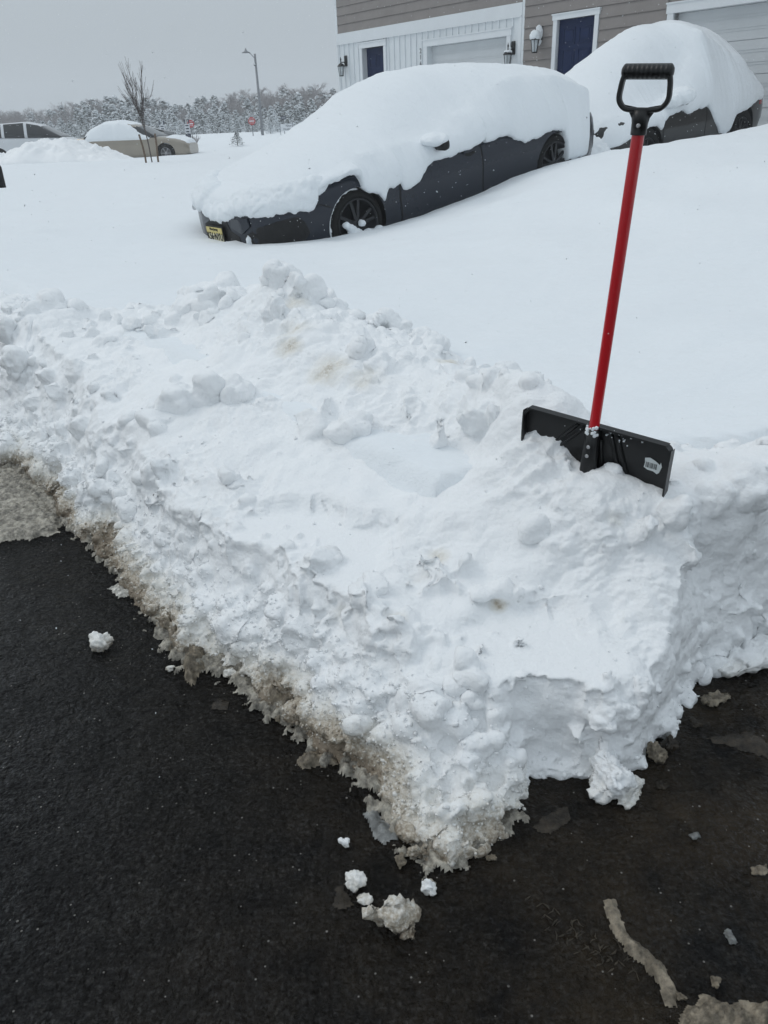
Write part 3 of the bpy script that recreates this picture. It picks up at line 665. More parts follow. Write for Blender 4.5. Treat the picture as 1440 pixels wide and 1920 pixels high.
slush_sheet('slush_sheet', [(1130,1688),(1150,1692),(1172,1750),(1200,1775),(1235,1805),(1262,1840),(1270,1890),(1255,1885),(1240,1850),(1205,1810),(1175,1785),(1155,1750)], SLUSH, .014, 'curved tan slush ridge squeezed out by a tyre at lower right', 8, rag=.016, res=.003)
slush_sheet('slush_sheet', [(1265,1935),(1290,1890),(1330,1870),(1370,1885),(1420,1880),(1460,1890),(1460,1940),(1300,1960)], SLUSH, .022, 'bumpy tan slush filling the bottom right corner', 9)
slush_sheet('slush_sheet', [(1010,1530),(1060,1515),(1060,1545),(1030,1560),(1005,1550)], SLUSHD, .006, 'dark wet slush crumbs right of the pile tip', 10)
slush_sheet('slush_sheet', [(1320,1385),(1400,1370),(1445,1400),(1440,1420),(1370,1400)], SLUSHD, .006, 'dark brown slush smear at the right side of the driveway', 11)
slush_sheet('slush_sheet', [(625,1665),(640,1660),(655,1700),(650,1712),(632,1700)], SLUSHD, .006, 'dark brown stain of slush left of the two lobed lump', 12)
slush_sheet('slush_fringe', [(-60,850),(0,905),(60,940),(150,1010),(215,1078),(262,1130),(295,1205),(345,1262),(415,1272),(470,1328),(545,1380),(620,1432),(700,1505),(745,1580),(800,1632),(845,1640),(905,1600),(975,1550),(960,1480),(850,1500),(760,1480),(600,1340),(450,1190),(300,1070),(150,920),(0,840)], SLUSHF, .016, 'wet grey brown slush fringe along the whole foot of the snow pile', 21, rag=.05)
# honeycomb tyre print in thin slush
SILT = slush_mat('thin_silt', (.055, .045, .032), .2)
mb = MB(); rp = random.Random(4)
def gp(px, py): x, y, _ = pix(px, py, .001); return Vector((x, y, .0006))
for r_ in range(3):
    for c_ in range(9):
        ux, uy = 985+c_*22+r_*6, 1690+c_*11+r_*28 - 6*r_
        fade = 1-abs(c_-5)/7
        pts = [gp(ux+dx+rp.uniform(-2, 2), uy+dy+rp.uniform(-2, 2)) for dx, dy in ((0, 0), (10, -9), (22, 2), (24, 16), (12, 24), (2, 14))]
        for a1, b1 in zip(pts[:4], pts[1:5]):
            if rp.random() < .75*fade:
                mid_ = (a1+b1)/2+Vector((rp.uniform(-.003, .003), rp.uniform(-.003, .003), -.0004)); mb.tube([a1, mid_, b1], [.0006, rp.uniform(.0012, .0026), .0006], 6)
mb.build('tyre_print', SILT, smooth=True, label='faint honeycomb tyre print in thin brown slush left of the curved ridge', cat='tyre print')

# ------------------------------------------------------------------ shovel
sh = empty('snow_shovel', (.651, 2.194, .42), label='red shafted snow shovel with black grip and black blade standing in the snow pile', cat='snow shovel')
SB = Vector((.651, 2.194, .42))
P1 = Vector((.684, 2.162, 1.546)) - SB; P0 = Vector((.653, 2.200, .735)) - SB
ax = (P1-P0).normalized()
bA = R(-40); b_ = (Vector((math.cos(bA), math.sin(bA), 0))*math.cos(R(-4)) + Vector((0, 0, math.sin(R(-4))))).normalized()
b_ = (b_ - ax*b_.dot(ax)*.35).normalized()
nf = b_.cross(ax).normalized()
if nf.y > 0: nf = -nf        # towards the camera
mb = MB(); mb.tube([P0 - ax*.10, P0, P0.lerp(P1, .5), P1, P1+ax*.03], .0158, 24); mb.build('shaft', RED, sh, smooth=True)
# D grip: socket, two arms, ribbed bar
gA = R(-26); gb = Vector((math.cos(gA), math.sin(gA), -.03)).normalized()
gb = (gb - ax*gb.dot(ax)*.8).normalized(); gn = gb.cross(ax).normalized()
if gn.y > 0: gn = -gn
def gpt(u, v, w=0): return P1 + gb*u + ax*v + gn*w
gr_mat = Matrix((gb, gn, ax)).transposed().to_4x4(); gr_mat.translation = P1
mb = MB()
mb.tube([gpt(0, -.004), gpt(0, .03), gpt(0, .052)], [.0195, .0205, .0225], 24)
def sweep(path, wf, tf):          # strap with width along gn, thickness in plane
    prev = None
    rings = []
    for i, (u, v) in enumerate(path):
        a0 = path[max(i-1, 0)]; a1 = path[min(i+1, len(path)-1)]
        d = Vector((a1[0]-a0[0], a1[1]-a0[1])).normalized(); nn_ = Vector((-d.y, d.x))
        w, t_ = wf(i/(len(path)-1)), tf(i/(len(path)-1))
        ring = []
        for k in range(12):
            an = 2*math.pi*k/12; cw = math.copysign(abs(math.cos(an))**.55, math.cos(an))*w; ct = math.copysign(abs(math.sin(an))**.55, math.sin(an))*t_
            ring.append(mb.bm.verts.new(gpt(u+nn_.x*ct, v+nn_.y*ct, cw)))
        rings.append(ring)
    for r1, r2 in zip(rings, rings[1:]):
        for k in range(12): mb.bm.faces.new((r1[k], r1[(k+1) % 12], r2[(k+1) % 12], r2[k])).smooth = True
    mb.bm.faces.new(rings[0][::-1]); mb.bm.faces.new(rings[-1])
hw = .058
path = []
for s in range(0, 41):
    t_ = s/40
    if t_ < .25: path.append((-hw-.002+t_*0, .128 - t_*.16))
path = [(-hw+.006, .134), (-hw+.001, .115), (-hw-.001, .098), (-hw-.002, .082), (-hw+.001, .070), (-hw+.010, .059), (-hw+.024, .053), (0, .052), (hw-.024, .053), (hw-.010, .059), (hw-.001, .070), (hw+.002, .082), (hw+.001, .098), (hw-.001, .115), (hw-.006, .134)]
def cr(pts, m=5):
    out = []
    P_ = [pts[0]]+pts+[pts[-1]]
    for i in range(1, len(P_)-2):
        for s in range(m):
            t_ = s/m; o = []
            for c in (0, 1):
                p0, p1, p2, p3 = P_[i-1][c], P_[i][c], P_[i+1][c], P_[i+2][c]
                o.append(.5*((2*p1)+(-p0+p2)*t_+(2*p0-5*p1+4*p2-p3)*t_*t_+(-p0+3*p1-3*p2+p3)*t_**3))
            out.append(tuple(o))
    return out+[pts[-1]]
sweep(cr(path), lambda t_: .0145, lambda t_: .0062)
# gussets between socket and yoke
for s in (-1, 1):
    mb.poly([gpt(s*.018, .012, .003), gpt(s*.022, .034, .003), gpt(s*.034, .053, .003), gpt(s*.046, .064, .003), gpt(0, .056, .003)], -gn*.006)
mb.build('grip_yoke', PBLACK, sh)
mb = MB()
k = 44; rings = []
for i in range(k+1):
    u = -hw-.004 + (2*hw+.008)*i/k
    e_ = min(1, (min(i, k-i)+.6)/3)**.5
    ring = []
    for j in range(20):
        an = 2*math.pi*j/20
        rr = .0185*e_
        front = math.cos(an)          # towards camera
        if front > .1 and 3 < i < k-3: rr -= .0022*(1 if i % 4 < 2 else 0)
        ring.append(mb.bm.verts.new(gpt(u, .136 + math.sin(an)*rr*.95, math.cos(an)*rr)))
    rings.append(ring)
for r1, r2 in zip(rings, rings[1:]):
    for j in range(20): mb.bm.faces.new((r1[j], r1[(j+1) % 20], r2[(j+1) % 20], r2[j])).smooth = True
mb.bm.faces.new(rings[0][::-1]); mb.bm.faces.new(rings[-1])
mb.build('grip_bar', PBLACK, sh)
mb = MB()
def disc(mb, c, nrm_, r, h, n=14):
    mb.tube([c, c+nrm_*h*.7, c+nrm_*h], [r, r, r*.6], n)
disc(mb, gpt(.0, .018, .019), gn, .0052, .005); mb.build('screw', STEEL, sh)
# blade
BT = P0 + ax*.010 - nf*.020           # centre of the top edge
W2, HB = .245, .30
def blade_pt(u, v, w=0):    # u across, v down, w towards the camera
    cv = .045*(v/HB)**2 - .035*(1-(u/W2)**2)*0
    return BT + b_*u - ax*v + nf*(cv*-1 + w) + nf*.0
mb = MB()
def blade_sheet(w_off):
    g = []
    nu, nv_ = 36, 16
    for i in range(nu+1):
        row = []
        for j in range(nv_+1):
            u = -W2 + 2*W2*i/nu; v = HB*j/nv_
            r_ = .034; du = max(0, abs(u) - (W2-r_)); dv = max(0, r_-v)
            if du > 0 and dv > 0:
                l = math.hypot(du, dv)
                if l > r_: u -= math.copysign(du*(1-r_/l), u); v += dv*(1-r_/l)
            row.append(mb.bm.verts.new(blade_pt(u, v, w_off)))
        g.append(row)
    for i in range(nu):
        for j in range(nv_): mb.bm.faces.new((g[i][j], g[i+1][j], g[i+1][j+1], g[i][j+1])).smooth = True
    return g
blade_sheet(0)
pn = [(-W2, HB), (-W2, .036), (-W2+.003, .021), (-W2+.010, .010), (-W2+.021, .003), (-W2+.036, 0), (0, 0), (W2-.036, 0), (W2-.021, .003), (W2-.010, .010), (W2-.003, .021), (W2, .036), (W2, HB)]
# rolled rim: a real flange, deep towards the camera
rim = []
for (u, v) in cr(pn, 8):
    rim.append((u, v))
for a1, b1 in zip(rim, rim[1:]):
    c1 = blade_pt(*a1, -.004); c2 = blade_pt(*b1, -.004); d1 = blade_pt(*a1, .026); d2 = blade_pt(*b1, .026)
    ia = (a1[0]*(1-.022), a1[1]+.006); ib = (b1[0]*(1-.022), b1[1]+.006)
    e1 = blade_pt(*ia, .026); e2 = blade_pt(*ib, .026); f1 = blade_pt(*ia, 0); f2 = blade_pt(*ib, 0)
    for qd in ((c1, c2, d2, d1), (d1, d2, e2, e1), (e1, e2, f2, f1)):
        mb.bm.faces.new([mb.bm.verts.new(p) for p in qd])
bmesh.ops.remove_doubles(mb.bm, verts=mb.bm.verts, dist=.0004)
# ribs
for (u0, v0, u1, v1) in ((-.035, .018, -.15, .15), (-.06, .018, -.175, .15), (.05, .02, .13, .26), (.07, .02, .16, .26), (.02, .05, .05, .26)):
    pts = [blade_pt(u0+(u1-u0)*s/6, v0+(v1-v0)*s/6, .002) for s in range(7)]
    mb.tube(pts, .006, 8)
mb.build('blade', PBLACK, sh)
mb = MB(); 
mb.tube([P0+ax*.0, P0-ax*.06, P0-ax*.14, P0-ax*.2], [.0205, .0235, .026, .02], 20)
mb.build('blade_socket', PBLACK, sh, smooth=True)
mb = MB(); disc(mb, P0-ax*.055+nf*.021, nf, .006, .004); disc(mb, P0-ax*.085+nf*.023, nf, .006, .003); mb.build('screw', STEEL, sh)
# torn barcode sticker
st = [(.165, .045), (.18, .040), (.197, .046), (.212, .055), (.214, .046), (.219, .06), (.213, .082), (.207, .088), (.195, .082), (.178, .082), (.165, .076), (.167, .06)]
mb = MB(); mb.poly([blade_pt(u, v+.02, .003) for u, v in st], nf*.0006)
stk = mb.build('barcode_sticker', STICKER, sh)
mb = MB(); u = .170
while u < .205:
    w_ = random.choice([.0006, .001, .0016]); a1 = blade_pt(u, .078, .0040); 
    mb.poly([blade_pt(u, .076, .0042), blade_pt(u+w_, .076, .0042), blade_pt(u+w_, .094, .0042), blade_pt(u, .094, .0042)]); u += w_+random.choice([.0008, .0012, .0018])
mb.build('barcode_bars', BLACKP, stk)
mb = MB()
for i in range(46):
    u = random.gauss(.03, .06); v = abs(random.gauss(.0, .02)); r_ = random.uniform(.0012, .0042)
    if abs(u) > .2: continue
    p = blade_pt(u, v, .019 if v < .006 else random.uniform(.003, .012)); bmesh.ops.create_icosphere(mb.bm, subdivisions=1, radius=r_, matrix=Matrix.Translation(p))
for i in range(16):
    an = random.uniform(0, 6.28); p = P0 - ax*random.uniform(-.01, .02) + b_*math.cos(an)*.02 + nf*abs(math.sin(an))*.02
    bmesh.ops.create_icosphere(mb.bm, subdivisions=1, radius=random.uniform(.003, .007), matrix=Matrix.Translation(p))
mb.build('snow_crumbs', SNOWC, sh, smooth=True, kind='stuff')

# ------------------------------------------------------------------ cars
def sample_tab(tab, xs): return np.interp(xs, [a for a, _ in tab], [b for _, b in tab])
def ring_loft(name, stations, ringfn, mats, parent, smooth=True, mi=None):
    rings = [ringfn(x) for x in stations]; k = len(rings[0]); v = [p for r in rings for p in r]
    f = []
    for i in range(len(rings)-1):
        for j in range(k): f.append((i*k+j, i*k+(j+1) % k, (i+1)*k+(j+1) % k, (i+1)*k+j))
    f.append(tuple(range(k))[::-1]); f.append(tuple((len(rings)-1)*k+j for j in range(k)))
    me = bpy.data.meshes.new(name); me.from_pydata(v, [], f)
    bm = bmesh.new(); bm.from_mesh(me); bmesh.ops.recalc_face_normals(bm, faces=bm.faces); bm.to_mesh(me); bm.free()
    return link(name, me, mats, parent, smooth)
def car(label, origin, yaw, slope, P, group=None, near=1):
    """local x runs from nose to tail, +y is the side towards the street"""
    root = empty('parked_car', label=label, cat='car', group=group)
    ex = Vector((math.sin(yaw)*math.cos(slope), math.cos(yaw)*math.cos(slope), math.sin(slope)))
    ey = Vector((math.cos(yaw), -math.sin(yaw), 0)); ez = ex.cross(ey)
    if ez.z < 0: ez = -ez; 
    m = Matrix((ex, ey, ez)).transposed().to_4x4(); m.translation = origin
    det = m.to_3x3().determinant()
    if det < 0:      # keep a right handed frame: tail axis reversed
        m = Matrix((-ex, ey, ez)).transposed().to_4x4(); m.translation = origin
        sx = -1
    else: sx = 1
    root.matrix_world = m
    L, W, ZS = P['L'], P['W'], P.get('sill', .2)
    hwf = lambda x: W/2*interp(x/L, P['plan']); ztf = lambda x: interp(x, P['deck'])
    def ring(x):
        h = hwf(x); zt = ztf(x); hi = zt-ZS
        t_ = x/L; zl = ZS + interp(t_, [(0, .08), (.05, 0), (.93, 0), (1, .16)])
        half = [(.0, zl), (h*.80, zl), (h*.955, zl+.03), (h*.975, zl+.10), (h*.985, zl+.18*hi), (h*.995, ZS+.40*hi), (h*1.005, ZS+.58*hi), (h*1.0, ZS+.70*hi), (h*.985, ZS+.84*hi), (h*.955, ZS+.93*hi), (h*.88, zt), (h*.6, zt+.012), (h*.3, zt+.018)]
        pts = [(sx*x, y, z) for y, z in half] + [(sx*x, 0, zt+.02)] + [(sx*x, -y, z) for y, z in half[:0:-1]]
        return pts
    st = sorted(set([0, .015, .04, .08, .14, .2, .3] + [round(.4+i*.1, 2) for i in range(int((L-.8)/.1))] + [L-.3, L-.2, L-.12, L-.05, L-.015, L]))
    body = ring_loft('body', st, ring, [P['paint'], BLACKP], root)
    # wheel arches
    cuts = []
    for wx in P['axles']:
        for s in (1, -1):
            bm = bmesh.new(); bmesh.ops.create_cone(bm, cap_ends=True, segments=40, radius1=P['arch'], radius2=P['arch'], depth=.5,
                matrix=Matrix.Translation((sx*wx, s*(W/2-.05), P['wz'])) @ Matrix.Rotation(R(90), 4, 'X'))
            me = bpy.data.meshes.new('cut'); bm.to_mesh(me); bm.free(); o = link('cut', me); o.matrix_world = m; cuts.append(o)
            md = body.modifiers.new('b', 'BOOLEAN'); md.operation = 'DIFFERENCE'; md.object = o; md.solver = 'EXACT'
    bake(body)
    for o in cuts: bpy.data.objects.remove(o)
    while len(body.data.materials) < 2: body.data.materials.append(BLACKP)
    for f in body.data.polygons:
        c = f.center; f.material_index = 0
        for wx in P['axles']:
            if math.hypot(c.x-sx*wx, c.z-P['wz']) < P['arch']+.003 and abs(c.y) < W/2-.0: f.material_index = 1
    try:
        body.data.set_sharp_from_angle(angle=R(35))
    except Exception: pass
    bm = bmesh.new(); bm.from_mesh(body.data); bvh = BVHTree.FromBMesh(bm); bm.free()
    # greenhouse and roof
    cab = P['cabin']      # list of (x, z roof)
    x0, x1 = cab[0][0], cab[-1][0]
    def cring(x):
        zr = interp(x, cab); zb = ztf(x)-.02; zr = max(zr, zb+.01); f = (zr-zb)/.5
        h = hwf(min(max(x, x0+.3), x1-.2))*.95*P.get('cabw', 1); hr = h - .19*min(1, f)
        half = [(0, zb), (h, zb), (h-.03, zb+(zr-zb)*.25), (hr+.03, zb+(zr-zb)*.85), (hr-.03, zb+(zr-zb)*.95), (hr-.12, zr), (hr*.4, zr+.015)]
        return [(sx*x, y, z) for y, z in half] + [(sx*x, 0, zr+.02)] + [(sx*x, -y, z) for y, z in half[:0:-1]]
    cs = [x0 + (x1-x0)*i/30 for i in range(31)]
    cabin = ring_loft('cabin_glass', cs, cring, [GLASSD, P['paint']], root)
    for f in cabin.data.polygons:
        c = f.center; zr = interp(sx*c.x, cab); 
        if c.z > zr-.045 and P['roofx'][0] < sx*c.x < P['roofx'][1]: f.material_index = 1
    for f in cabin.data.polygons:
        if any(abs(sx*f.center.x - q_) < .06 for q_ in P.get('pillars', [])): f.material_index = 1
    # wheels
    for wx in P['axles']:
        for s in (1, -1):
            wr = P['wr']; rr = P['rim']; steer = P.get('steer', 0) if wx == P['axles'][0] else 0
            wm = Matrix.Translation((sx*wx, s*(W/2-.12), P['wz'])) @ Matrix.Rotation(steer, 4, 'Z')
            if s < 0: wm = wm @ Matrix.Rotation(R(180), 4, 'Z')
            mb = MB(); mb.lathe([(rr, -.1), (wr-.03, -.1), (wr, -.08), (wr, .075), (wr-.02, .098), (rr+.012, .105), (rr, .09), (rr, -.1)], n=48)
            tyre = mb.build('wheel', RUBBER, root); tyre.matrix_local = wm
            mb = MB(); mb.lathe([(rr-.001, -.08), (rr-.001, .094), (rr-.012, .100), (rr-.022, .09), (rr-.03, -.02), (.0, -.03)], n=48)
            for k in range(P.get('spokes', 10)):
                n_sp = P.get('spokes', 10); an = 2*math.pi*k/n_sp + (.10 if k % 2 else -.10)*P.get('twin', 1)
                rot = Matrix.Rotation(an, 3, 'Y'); c = rot @ Vector((rr*.52, .062, 0))
                mb.box(c, (rr*.92, .03, .030*rr/.22), rot, bev=.004)
            mb.lathe([(.0, .086), (.03, .086), (.055, .078), (.06, .05)], n=24)
            mb.build('rim', P['rimmat'], tyre)
    # surface fitted pieces
    def patch(name, pts, mat, axis, off=.004, parent=root, res=.05, thick=.006):
        """polygon in (x,z) seen from the side ('side'), or (y,z) seen from the front, wrapped on the body"""
        bm = bmesh.new(); P3 = [Vector((p[0], p[1], 0)) for p in pts]
        f = bm.faces.new([bm.verts.new(p) for p in P3]); bmesh.ops.triangulate(bm, faces=[f])
        for _ in range(6):
            es = [e for e in bm.edges if e.calc_length() > res]
            if not es: break
            bmesh.ops.subdivide_edges(bm, edges=es, cuts=1); bmesh.ops.triangulate(bm, faces=bm.faces)
        bad = []
        for v in bm.verts:
            u, w = v.co.x, v.co.y
            if axis == 'side': o_, d_ = Vector((sx*u, 2, w)), Vector((0, -1, 0))
            else: o_, d_ = Vector((-sx*2, u, w)), Vector((sx, 0, 0))
            h = bvh.ray_cast(o_, d_)
            if h[0] is None: bad.append(v); continue
            v.co = h[0] - d_*off
        if bad: bmesh.ops.delete(bm, geom=bad, context='VERTS')
        r = bmesh.ops.extrude_face_region(bm, geom=bm.faces[:]); vv = [g for g in r['geom'] if isinstance(g, bmesh.types.BMVert)]
        d_ = Vector((0, -1, 0)) if axis == 'side' else Vector((sx, 0, 0))
        bmesh.ops.translate(bm, verts=vv, vec=d_*thick); bmesh.ops.recalc_face_normals(bm, faces=bm.faces)
        me = bpy.data.meshes.new(name); bm.to_mesh(me); bm.free(); return link(name, me, mat, parent)
    return root, m, sx, patch, bvh, (hwf, ztf)

def snow_cover(label, m, sx, T, mat=SNOWC, group=None, seed=3, nx=300):
    """blanket of snow on a car. T: tables in car coordinates"""
    xs = np.linspace(T['x0'], T['x1'], nx); rings = []
    o = Vector((seed*7.7, 0, 0))
    for x in xs:
        ze = interp(x, T['edge']) + .016*noise.noise(Vector((x*9, 0, 0))+o) + .010*noise.noise(Vector((x*30, 3, 0))+o)
        zf = interp(x, T['edge_far']); hw = (T['hwfn'](x)+.004) if 'hwfn' in T else interp(x, T['half']); yc, zc = interp(x, T['yc']), interp(x, T['zc'])
        zt, zcf = interp(x, T['top']), interp(x, T['zcf'])
        zc = max(zc, ze+.06)
        b = T.get('bulge', .05)
        pts = [(hw-.004, ze), (hw+.022, ze+.006), (hw+b*.75, ze+.03), (hw+b, ze+min(.08, (zc-ze)*.4))]
        # near flank up to the crease
        y1, z1 = pts[-1]
        for s in (.2, .4, .6, .8, .93): 
            pts.append((y1+(yc-y1)*(s**1.9), z1+(zc-z1)*s))
        pts.append((yc-.005, zc+.008)); sharp = T.get('sharp', .05)
        pts.append((yc-.05, zc+.028))
        # crown across
        ycf = -yc
        for s in (.08, .18, .3, .42, .55, .68, .8, .9):
            yy = (yc-.05)*(1-2*s)
            arch = 1-abs(2*s-1)**2.2
            base = (zc+.028)*(1-s)+(zcf)*s
            pts.append((yy, base+(zt-max(.5*(zc+zcf), base*0+.5*(zc+zcf)))*arch))
        pts.append((ycf, zcf)); 
        for s in (.3, .6, .85): pts.append((ycf+(-hw-b-ycf)*s, zcf+(zf+.08-zcf)*s*s))
        pts.append((-hw-b, zf+.06)); pts.append((-hw+.01, zf))
        pts.append((-(hw-.12), zf+.02)); pts.append((hw-.12, ze+.02))
        rings.append([(x, y, z) for y, z in pts])
    k = len(rings[0]); V = np.array(rings)
    # round off both ends
    for end, s in ((0, 1), (1, -1)):
        ln = T['round'][end]
        for i in range(nx):
            j = i if s == 1 else nx-1-i
            d = abs(xs[j]-xs[0 if s == 1 else -1])/ln
            if d >= 1: break
            q = math.sqrt(max(0, 1-(1-d)**2))
            c = V[j].copy(); zb = c[:, 2].min()
            V[j][:, 1] = c[:, 1]*(T.get('round_y', .8)+(1-T.get('round_y', .8))*q)
            V[j][:, 2] = zb + (c[:, 2]-zb)*(.45+.55*q)
    # tail flank leans with height
    if 'lean' in T:
        for i in range(nx):
            w = max(0, 1-(xs[-1]-xs[i])/1.0)
            V[i][:, 0] += w*(np.interp(V[i][:, 2], [a for a, _ in T['lean']], [b for _, b in T['lean']]))
    if 'leanf' in T:
        for i in range(nx):
            w = max(0, 1-(xs[i]-xs[0])/.5)
            V[i][:, 0] += w*(np.interp(V[i][:, 2], [a for a, _ in T['leanf']], [b for _, b in T['leanf']]))
    V = V.reshape(-1, 3)
    for v in V:
        p = Vector(v)
        a = .020*noise.noise(p*2.3+o) + .012*noise.noise(p*6+o) + .006*noise.noise(p*17+o) + .003*noise.noise(p*40+o)
        v[2] += a; v[1] += a*.8 if v[1] > 0 else -a*.8
    V[:, 0] *= sx
    f = []
    for i in range(nx-1):
        for j in range(k): f.append((i*k+j, i*k+(j+1) % k, (i+1)*k+(j+1) % k, (i+1)*k+j))
    me = bpy.data.meshes.new('snow_cover'); me.from_pydata(V.tolist(), [], f + [tuple(range(k))[::-1], tuple((nx-1)*k+j for j in range(k))])
    bm = bmesh.new(); bm.from_mesh(me); bmesh.ops.recalc_face_normals(bm, faces=bm.faces); bm.to_mesh(me); bm.free()
    ob = link('snow_cover', me, mat, smooth=True); ob.matrix_world = m
    return tag(ob, label, 'snow cover', group)

# --- dark sedan
S_ = 1.08
SED = dict(L=5.0, W=1.98, sill=.17, plan=[(0, .42), (.008, .56), (.02, .70), (.045, .83), (.09, .93), (.15, .975), (.22, 1), (.8, 1), (.92, .96), (.975, .90), (1, .80)],
  deck=[(0, .60), (.08, .70), (.3, .77), (1.0, .84), (1.9, .86), (4.0, .88), (4.8, .86), (5.0, .78)],
  cabw=.74, cabin=[(1.75, .86), (1.9, .88), (2.45, 1.10), (2.8, 1.20), (3.4, 1.22), (4.0, 1.10), (4.5, .90)], roofx=(2.3, 4.0),
  axles=(1.0, 4.05), arch=.352, wz=.345, wr=.325, rim=.255, rimmat=ALLOY, paint=CARBLUE, spokes=10, steer=0)
O1 = Vector((-1.48, 8.38, .196))
root, m1, sx, patch, bvh, fn = car('dark blue grey sedan buried in snow with its nose and one side showing', O1, YAW, R(7.2), SED)
fd = patch('door', [(1.585, .19), (1.57, .5), (1.60, .82), (2.775, .84), (2.765, .21)], CARBLUE, 'side', .005, thick=.012)
rdo = patch('door', [(2.79, .21), (2.80, .84), (3.86, .84), (3.82, .72), (3.66, .58), (3.585, .42), (3.56, .24)], CARBLUE, 'side', .005, thick=.012)
for nm, pp in (('door_seam', [(1.567, .19), (1.552, .5), (1.58, .8), (1.60, .8), (1.572, .5), (1.587, .19)]), ('door_seam', [(2.762, .2), (2.772, .8), (2.793, .8), (2.783, .2)])):
    patch(nm, pp, BLACKP, 'side', .0035, thick=.004)
patch('door_seam', [(1.56, .165), (1.56, .195), (3.57, .225), (3.57, .195)], BLACKP, 'side', .009, thick=.01)
patch('fender_seam', [(.50, .655), (.70, .575), (.705, .583), (.505, .664)], BLACKP, 'side', .003, thick=.004)
patch('air_intake', [(.00, .43), (.06, .51), (.17, .55), (.35, .565), (.41, .50), (.445, .40), (.38, .325), (.25, .30), (.05, .29)], BLACKP, 'side', .005, thick=.006)
patch('grille', [(-.40, .22), (-.37, .50), (-.2, .56), (.1, .56), (.16, .46), (.30, .42), (.36, .24)], BLACKP, 'front', .004, thick=.006)
patch('bumper_panel', [(.20, .50), (.23, .58), (.50, .60), (.52, .52), (.40, .45)], CARBLUE, 'front', .02, thick=.012)
for z in (.27, .34): patch('grille_bar', [(.1, z), (.1, z+.02), (.36, z+.02), (.36, z)], GREYP, 'front', .012, thick=.006)
for s in (-1, 1): patch('headlight', [(s*.45, .66), (s*.45, .70), (s*.80, .71), (s*.86, .66)], GLASSD, 'front', .01, thick=.01)
# licence plate
h = bvh.ray_cast(Vector((-sx*2, -.14, .43)), Vector((sx, 0, 0)))
pl_o = Vector((h[0].x - sx*.035, -.135, .405))
mb = MB(); mb.box(pl_o + Vector((sx*.006, 0, 0)), (.012, .35, .19), bev=.004); plate = mb.build('licence_plate', BLACKP, root)
mb = MB(); mb.box(pl_o + Vector((-sx*.002, 0, -.035)), (.006, .325, .10)); mb.build('plate_face', PLATEW, plate)
mb = MB(); mb.box(pl_o + Vector((-sx*.002, 0, .048)), (.006, .325, .064)); mb.build('plate_face', PLATEY, plate)
def place_text(s, size, origin, xdir, ydir, mat, parent, name='lettering', fs=(1, 1), depth=.002):
    me = text_mesh(s, size, depth, fs); z = xdir.cross(ydir)
    M_ = Matrix((xdir, ydir, z)).transposed().to_4x4(); M_.translation = origin; me.transform(M_)
    return link(name, me, mat, parent)
# reading direction: viewed from the nose, left to right is from -y to +y when the nose faces the street
place_text('K56\u00b7NYU', .105, pl_o + Vector((-sx*.0075, 0, -.012)), Vector((0, 1 if sx > 0 else -1, 0)) if False else Vector((0, 1, 0)), Vector((0, 0, 1)), BLACKP, plate, fs=(.78, 1))
place_text('New Jersey', .036, pl_o + Vector((-sx*.0075, 0, .062)), Vector((0, 1, 0)), Vector((0, 0, 1)), BLACKP, plate)
place_text('Garden State', .030, pl_o + Vector((-sx*.0075, 0, -.068)), Vector((0, 1, 0)), Vector((0, 0, 1)), BLACKP, plate)
# mirror with its own snow
mb = MB(); mb.box(Vector((sx*2.10, 1.10, .90)), (.10, .19, .115), Matrix.Rotation(sx*.15, 3, 'Z'), bev=.04); mb.tube([(sx*2.14, .9, .85), (sx*2.12, 1.0, .87)], .03, 8)
mir = mb.build('side_mirror', BLACKP, root, smooth=True)
bm = bmesh.new(); bmesh.ops.create_icosphere(bm, subdivisions=4, radius=1, matrix=Matrix.Translation((sx*2.05, 1.05, .955)) @ Matrix.Diagonal((.13, .17, .06, 1)))
for v in bm.verts: v.co += Vector((1, 1, 1))*.02*noise.noise(v.co*14)
me = bpy.data.meshes.new('snow_cap'); bm.to_mesh(me); bm.free(); link('snow_cap', me, SNOWC, mir, smooth=True)
hd = patch('door_handle', [(2.5, .735), (2.5, .765), (2.72, .775), (2.72, .745)], CARBLUE, 'side', .03, parent=fd, thick=.018)
patch('handle_recess', [(2.52, .71), (2.56, .76), (2.68, .76), (2.70, .72), (2.6, .695)], BLACKP, 'side', .0065, parent=fd, thick=.004)
# snow packed in the near front wheel
def blob(name, cs, parent, mat=SNOWC, vox=.012, disp=.012, **kw):
    bm = bmesh.new()
    for c, r in cs:
        bmesh.ops.create_icosphere(bm, subdivisions=3, radius=1, matrix=Matrix.Translation(c) @ Matrix.Diagonal((*r, 1)))
    me = bpy.data.meshes.new(name); bm.to_mesh(me); bm.free(); o = link(name, me, mat, parent)
    md = o.modifiers.new('r', 'REMESH'); md.mode = 'VOXEL'; md.voxel_size = vox; md.use_smooth_shade = True; bake(o)
    for v in o.data.vertices: v.co += v.normal*(disp*noise.noise(v.co*18) + disp*.6*noise.noise(v.co*50))
    o.data.materials.clear(); o.data.materials.append(mat); return tag(o, **kw)
cs = []
for k in range(26):      # rim of snow lying on the tyre in the arch gap
    a_ = R(78 + k*4.6); 
    cs.append(((sx*(1.0+math.cos(a_)*.335), .90, .345+math.sin(a_)*.335), (.016, .05, .016)))
cs += [((sx*(1.0+x_), .99, z_), (r_, .05, r_)) for x_, z_, r_ in ((.02, .36, .035), (-.10, .30, .06), (-.05, .23, .09), (.08, .20, .10), (.18, .20, .08), (-.17, .38, .035), (-.13, .34, .04), (.23, .25, .05), (-.2, .25, .03))]
blob('wheel_snow', cs, root)
